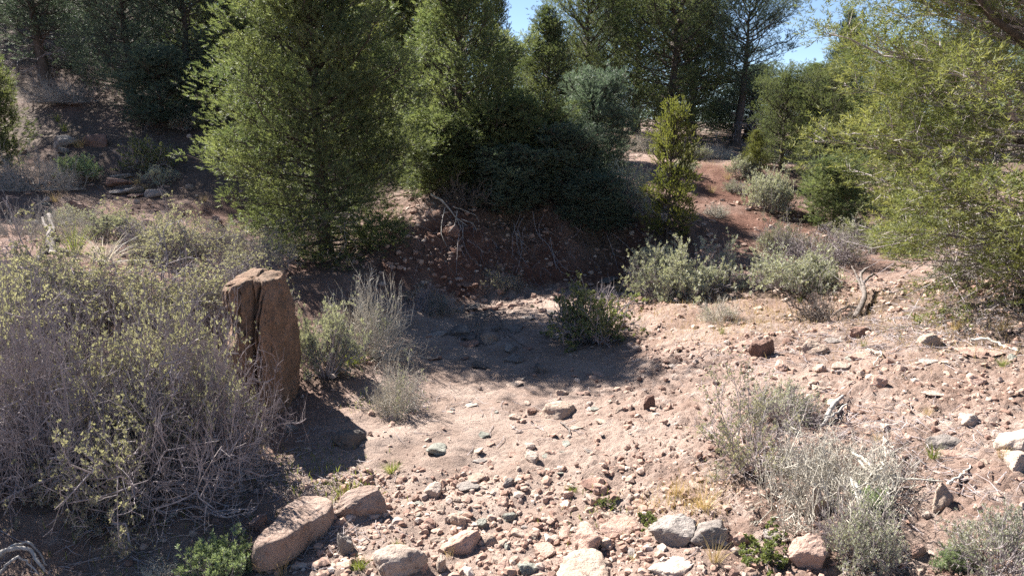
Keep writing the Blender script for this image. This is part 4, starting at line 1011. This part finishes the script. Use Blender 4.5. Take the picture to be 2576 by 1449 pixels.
# long slab lying in dappled shade
def slab_from(pts, ztop, thick, mat):
    P = np.array([(lambda d: d * (ztop - CAM_Z) / d[2])(ray(x, y)) for x, y in pts]); P[:, 2] += CAM_Z
    n = 90; q = np.linspace(0, len(P), n, endpoint=False); k = q.astype(int); f = (q - k)[:, None]
    def cr(a, b, c, d, t): return .5 * (2 * b + (c - a) * t + (2 * a - 5 * b + 4 * c - d) * t * t + (3 * b - a - 3 * c + d) * t ** 3)
    m = len(P); O = cr(P[(k - 1) % m], P[k], P[(k + 1) % m], P[(k + 2) % m], f)[:, :2]
    c = O.mean(0); rings = []
    for s_, dz in ((1.0, -thick), (1.04, -thick * .8), (1.05, -thick * .5), (1.035, -.03), (1.015, -.012), (.985, -.003), (.93, 0), (.8, .003), (.6, .003), (.35, .002), (.1, .0)):
        xy = c + (O - c) * s_; nz = fbm2(xy[:, 0] * 9 + dz * 13, xy[:, 1] * 9 - dz * 9, 5, 4)
        xy = c + (O - c) * (s_ + (.02 * nz[:, None] if s_ > .97 else 0))
        rings.append(np.c_[xy - c, np.full(n, dz) + (.010 * fbm2(xy[:, 0] * 11, xy[:, 1] * 11, 15, 5))])
    V = np.concatenate(rings); r = len(rings); i = np.arange(r * n).reshape(r, n); j = np.roll(i, -1, 1)
    Fq = np.stack([i[:-1], j[:-1], j[1:], i[1:]], -1).reshape(-1, 4)
    V = np.r_[V, [[0, 0, 0]]]
    tri = np.concatenate([Fq[:, [0, 1, 2]], Fq[:, [0, 2, 3]], np.stack([i[-1], j[-1], np.full(n, r * n)], -1)])
    return mesh('slab_stone', V, tri, mat, True), c
sm, c = slab_from([(640, 1366), (690, 1310), (722, 1262), (770, 1240), (815, 1240), (836, 1256), (822, 1284), (782, 1308), (748, 1338), (706, 1366), (668, 1378)], .18, .15, M['slab'])
single('slab_stone', sm, (c[0], c[1], .18), (R_(-4), R_(3), 0), label='long tan slab of stone lying in dappled shade at lower left', cat='rock')

# ---------------------------------------------------------------- grass tufts and herbs
TF = {'green': (tuft(51, 70, .30, .2, .006, M['grass'], .55), .30), 'fine': (tuft(52, 110, .10, .14, .0035, M['grass'], .7), .10),
      'golden': (tuft(53, 60, .24, .2, .004, M['straw'], .6), .24), 'dry': (tuft(54, 26, .28, .25, .0035, M['straw'], .4), .28),
      'pale': (tuft(55, 120, .40, .3, .006, M['pale_straw'], 1.4), .34),
      'herb': (shrub(56, .14, .13, 16, 4, 3, M['twig'], LG, M['herb'], 3, .6, 74, .25, rad=(.003, .002, .0012)), .16)}
TN = {'green': 'grass_tuft', 'fine': 'grass_tuft', 'golden': 'dry_grass_tuft', 'dry': 'dry_weed', 'pale': 'bleached_grass_clump', 'herb': 'green_herb'}
for kind, px, py, h, label in TUFTS:
    parts, h0 = TF[kind]; p = at(px, py, True); s = h * 1.15 * depth(p) / 1740 / h0
    if kind == 'herb': thing(TN[kind], parts, p, rr.uniform(0, 6), (s, s, s), label=label, cat='herb')
    else: single(TN[kind], parts[0][1], p, (0, 0, rr.uniform(0, 6)), (s, s, s), label=label, cat='grass')

# ---------------------------------------------------------------- driftwood, roots, stump
def spline(P, n):
    P = np.asarray(P, float); m = len(P); q = np.linspace(0, m - 1, n); k = np.minimum(q.astype(int), m - 2); f = (q - k)[:, None]
    g = lambda i: P[np.clip(i, 0, m - 1)]
    a, b_, c_, d_ = g(k - 1), g(k), g(k + 1), g(k + 2)
    return .5 * (2 * b_ + (c_ - a) * f + (2 * a - 5 * b_ + 4 * c_ - d_) * f * f + (3 * b_ - a - 3 * c_ + d_) * f ** 3)
def path(pix, n=18, jit=.008, seed=1, towards=.0):
    out = []
    for px, py, lift in pix:
        q = at(px, py, True); q[2] += lift
        v = np.array([0, 0, CAM_Z]) - q; q = q + v / np.linalg.norm(v) * towards; out.append(q)
    P = spline(out, n); P[1:-1] += np.random.RandomState(seed).normal(size=(n - 2, 3)) * jit * .45
    return P
def stick(name, paths, r0, r1, mat, label, cat, seed=1, part='branch', **kw):
    vs = []
    for j, (pix, f) in enumerate(paths):
        P = path(pix, seed=seed + j, **kw); vs.append(tubes(P[None], np.linspace(r0 * f, r1 * f, len(P))[None], 7, np.random.RandomState(seed + j), True))
    o = None
    if len(vs) == 1:
        return single(name, mesh(name, *vs[0], mat, True), label=label, cat=cat)
    e = bpy.data.objects.new(name, None); COL.objects.link(e); props(e, label=label, cat=cat)
    c0 = vs[0][0].mean(0); e.location = c0
    for V, F in vs:
        c_ = bpy.data.objects.new(part, mesh(part, V - c0, F, mat, True)); COL.objects.link(c_); c_.parent = e
    return e
G = M['grey_wood']
stick('exposed_root', [([(1318, 545, .03), (1300, 590, .02), (1306, 640, .02), (1330, 690, .01)], 1)], .007, .003, M['twig'], 'pale root hanging down the middle of the dark cut bank', 'root', 3, towards=.05)
stick('exposed_root', [([(1340, 540, .03), (1352, 590, .03), (1382, 640, .02), (1400, 690, .01)], 1), ([(1385, 600, .03), (1392, 650, .04), (1420, 690, .01), (1452, 692, .02)], .8), ([(1388, 640, .03), (1405, 690, .02), (1445, 705, .01)], .7)], .008, .003, M['twig'], 'bundle of grey roots on the cut bank right of the single pale root', 'root', 5, 'root_strand', towards=.05)
stick('exposed_root', [([(1570, 560, .05), (1625, 600, .04), (1650, 650, .03)], .5), ([(1505, 565, .06), (1560, 610, .04), (1605, 655, .02)], 1)], .006, .0025, M['twig'], 'thin straight root crossing the right end of the cut bank', 'root', 7, 'root_strand', towards=.04)
rq = random.Random(21)
for q_ in range(9):
    x0 = rq.uniform(1090, 1540); y0 = rq.uniform(545, 600); x1 = x0 + rq.uniform(-20, 45); y1 = y0 + rq.uniform(50, 110)
    stick('exposed_root', [([(x0, y0, .06), ((x0 + x1) / 2 + rq.uniform(-16, 16), (y0 + y1) / 2, .07), (x1, y1, .01)], 1), ([((x0 + x1) / 2, (y0 + y1) / 2, .05), (x1 + rq.uniform(15, 45), y1 - 15, .02)], .6)], rq.uniform(.005, .009), .002, M['twig'], 'thin root dangling from the soil of the dark cut bank', 'root', 40 + q_, 'root_strand', towards=.04)['group'] = 'thin roots in the cut bank'
stick('dead_branch', [([(1085, 520, .12), (1115, 545, .10), (1150, 570, .06), (1175, 590, .04)], 1.6), ([(1150, 565, .1), (1145, 600, .06), (1130, 615, .05)], .8), ([(1160, 575, .1), (1190, 590, .08), (1200, 610, .05)], .7),
      ([(1140, 565, .12), (1165, 555, .1), (1195, 565, .1), (1205, 585, .06)], .7), ([(1120, 550, .06), (1110, 600, .05), (1125, 630, .03)], .6), ([(1150, 575, .07), (1165, 605, .06), (1150, 630, .04)], .6)], .013, .004, G, 'pale weathered branch tangle at the top left of the cut bank', 'dead branch', 9, towards=.08)
stick('broken_stump', [([(132, 645, -.02), (130, 625, .09), (136, 605, .16), (130, 590, .22)], 2.0), ([(134, 610, .14), (118, 600, .17), (112, 585, .22)], 1), ([(140, 640, .02), (165, 645, .03), (190, 655, .0)], 1), ([(126, 640, .02), (108, 648, .02), (92, 655, .0)], .8)], .026, .013, M['dark_wood'], 'weathered broken stump with a stub left of the bright grass clump', 'stump', 11, jit=.003)
stick('gnarled_stump', [([(2150, 800, .0), (2172, 770, .10), (2160, 745, .2), (2178, 735, .25)], 1.6), ([(2165, 755, .15), (2190, 745, .2), (2205, 735, .16)], .9), ([(2160, 780, .05), (2120, 790, .06), (2090, 800, .02)], .8), ([(2170, 765, .12), (2150, 750, .2), (2135, 740, .28)], .8)], .02, .007, M['dark_wood'], 'small gnarled dark stump on the right bank below the pine', 'stump', 13)
stick('driftwood', [([(2440, 868, .04), (2480, 866, .06), (2520, 872, .04), (2560, 890, .02)], 1)], .014, .006, M['twig_pale'], 'white bent stick lying on the long low pinkish rock', 'driftwood', 15)
stick('driftwood', [([(-30, 1440, .06), (20, 1415, .09), (75, 1412, .1), (115, 1450, .05)], 1.5), ([(-20, 1425, .05), (30, 1402, .09), (80, 1400, .09), (120, 1430, .04)], 1.0), ([(0, 1455, .04), (50, 1430, .08), (100, 1450, .03)], .8)], .010, .004, G, 'curved grey driftwood in the bottom left corner', 'driftwood', 17)
stick('driftwood', [([(2075, 1060, .03), (2095, 1035, .06), (2120, 1015, .04)], 1.5), ([(2065, 1075, .02), (2085, 1060, .05), (2130, 1030, .02)], 1)], .014, .006, G, 'splintered grey wood behind the dead tangle', 'driftwood', 19)
stick('driftwood', [([(2200, 905, .03), (2215, 920, .04), (2195, 935, .01)], 1), ([(2180, 895, .03), (2210, 915, .03)], .7)], .008, .003, M['twig_pale'], 'forked white stick on the right bank', 'driftwood', 21)
stick('driftwood', [([(2150, 1220, .15), (2190, 1245, .1), (2260, 1240, .05), (2370, 1230, .03)], 1), ([(2130, 1190, .16), (2200, 1235, .1), (2240, 1290, .03)], 1.2), ([(2190, 1240, .1), (2220, 1210, .1), (2215, 1160, .12)], .8), ([(2140, 1290, .12), (2185, 1345, .06), (2240, 1420, .02)], 1.3), ([(2130, 1280, .12), (2160, 1350, .08), (2190, 1430, .02)], 1)], .009, .0035, M['twig_pale'], 'long pale dead boughs reaching right out of the tangled dead shrub', 'dead branch', 23)
stick('root_clump', [([(1195, 850, .0), (1200, 822, .07), (1228, 808, .10), (1262, 826, .05), (1270, 852, 0)], 1), ([(1190, 858, .0), (1210, 820, .1), (1240, 812, .12), (1258, 850, .0)], .8), ([(1200, 860, .0), (1214, 826, .08), (1236, 815, .08), (1256, 835, .02)], .8),
      ([(1205, 858, 0), (1222, 815, .13), (1250, 812, .1), (1272, 840, .02)], .7), ([(1260, 840, .04), (1300, 862, .02), (1330, 872, .01)], .7)], .012, .005, M['dark_wood'], 'dark arching root clump draped over a round boulder in the shaded wash', 'root', 25, 'root_strand')
stick('fallen_twig', [([(1410, 1062, .01), (1432, 1085, .015), (1430, 1110, .01)], 1)], .008, .004, M['dark_wood'], 'small dark twig below the lone tan boulder', 'twig', 27)
stick('fallen_twig', [([(2380, 1250, .02), (2410, 1222, .03), (2440, 1185, .01)], 1)], .007, .004, M['twig_pale'], 'straight pale twig near the pointed tan stone', 'twig', 29)

# ---------------------------------------------------------------- litter nobody could count
def litter(name, n, region, lr, wr, mat, seed, label, upright=False):
    r = np.random.RandomState(seed); pos = region(r, n); n = len(pos)
    a = r.uniform(0, 6.28, n); L = r.uniform(*lr, n)
    if upright:
        th = np.abs(r.normal(0, .45, n)); d = np.stack([np.cos(a) * np.sin(th), np.sin(a) * np.sin(th), np.cos(th)], -1)
        P = pos[:, None] + L[:, None, None] * (d[:, None] * np.linspace(0, 1, 3)[None, :, None]); P[:, 2, 2] -= L * .12
        W = np.array([1, .75, .12])[None] * r.uniform(*wr, n)[:, None]
        V, F = blades(P, W, nrm(np.cross(d, r.normal(size=(n, 3))))); tint = np.repeat(r.uniform(0, 1, n), 6)
    else:
        d = np.stack([np.cos(a), np.sin(a), r.normal(0, .12, n)], -1); t = np.linspace(-.5, .5, 3)[None, :, None]
        P = pos[:, None] + L[:, None, None] * (d[:, None] * t + (t * t) * .35 * np.stack([-np.sin(a), np.cos(a), 0 * a], -1)[:, None]); 
        P[..., 2] = height(P[..., 0], P[..., 1]) + .006 + r.uniform(0, .012, n)[:, None]
        V, F = tubes(P, taper(n, 3, r.uniform(*wr, n), .0008), 3, r); tint = np.repeat(r.uniform(0, 1, n), 9)
    return single(name, mesh(name, V, F, mat, tint=tint), kind='stuff', label=label, cat='litter')
def disc(lst, fine=True):
    def f(r, n):
        w = np.array([q[3] for q in lst], float); k = r.choice(len(lst), n, p=w / w.sum()); q = np.array(lst)[k]
        x, y = q[:, 0] + r.normal(0, 1, n) * q[:, 2] * .5, q[:, 1] + r.normal(0, 1, n) * q[:, 2] * .5
        return np.stack([x, y, height(x, y)], -1)
    return f
def spots(L):
    o = []
    for px, py, w, wt in L:
        p = at(px, py); o.append((p[0], p[1], w * depth(p) / 1740, wt))
    return o
litter('twig_litter', 4300, disc(spots([(2350, 830, 300, 3), (2150, 850, 250, 2), (2450, 800, 250, 3), (2100, 1100, 300, 2), (700, 1200, 250, 1.6), (350, 1330, 350, 1.6), (800, 1350, 150, .8), (600, 560, 200, 1), (1900, 900, 300, 1), (250, 450, 250, 1.2),
        (1000, 1010, 120, .6), (1180, 640, 200, 1.5), (1400, 620, 220, 1.5), (1250, 850, 200, 1), (1300, 1050, 250, .6), (250, 400, 250, 1), (2400, 1200, 300, 1)])), (.05, .22), (.0015, .0035), M['twig'], 5, 'dead twigs and needles littering the ground')
litter('dry_grass', 5200, disc(spots([(1700, 790, 260, 3), (1950, 790, 200, 2.4), (1850, 830, 200, 2), (2250, 830, 250, 1.6), (1720, 1270, 120, 1.2), (1800, 420, 100, .8), (2150, 760, 200, 1.2), (1550, 770, 90, .6), (300, 480, 200, .8), (2450, 860, 200, 1)])),
       (.03, .10), (.002, .004), M['straw'], 6, 'short dry golden grass stubble on the right bank', True)
litter('green_sprouts', 1400, disc(spots([(760, 1190, 160, 2), (880, 1240, 80, 1), (620, 1350, 150, 1), (960, 1020, 80, 1), (850, 920, 80, 1), (2330, 830, 150, .8), (1290, 720, 70, .6), (330, 1350, 200, 1), (1500, 1290, 150, .7)])),
       (.02, .07), (.003, .006), M['grass'], 7, 'tiny green sprouts in the shade and along the wash edge', True)
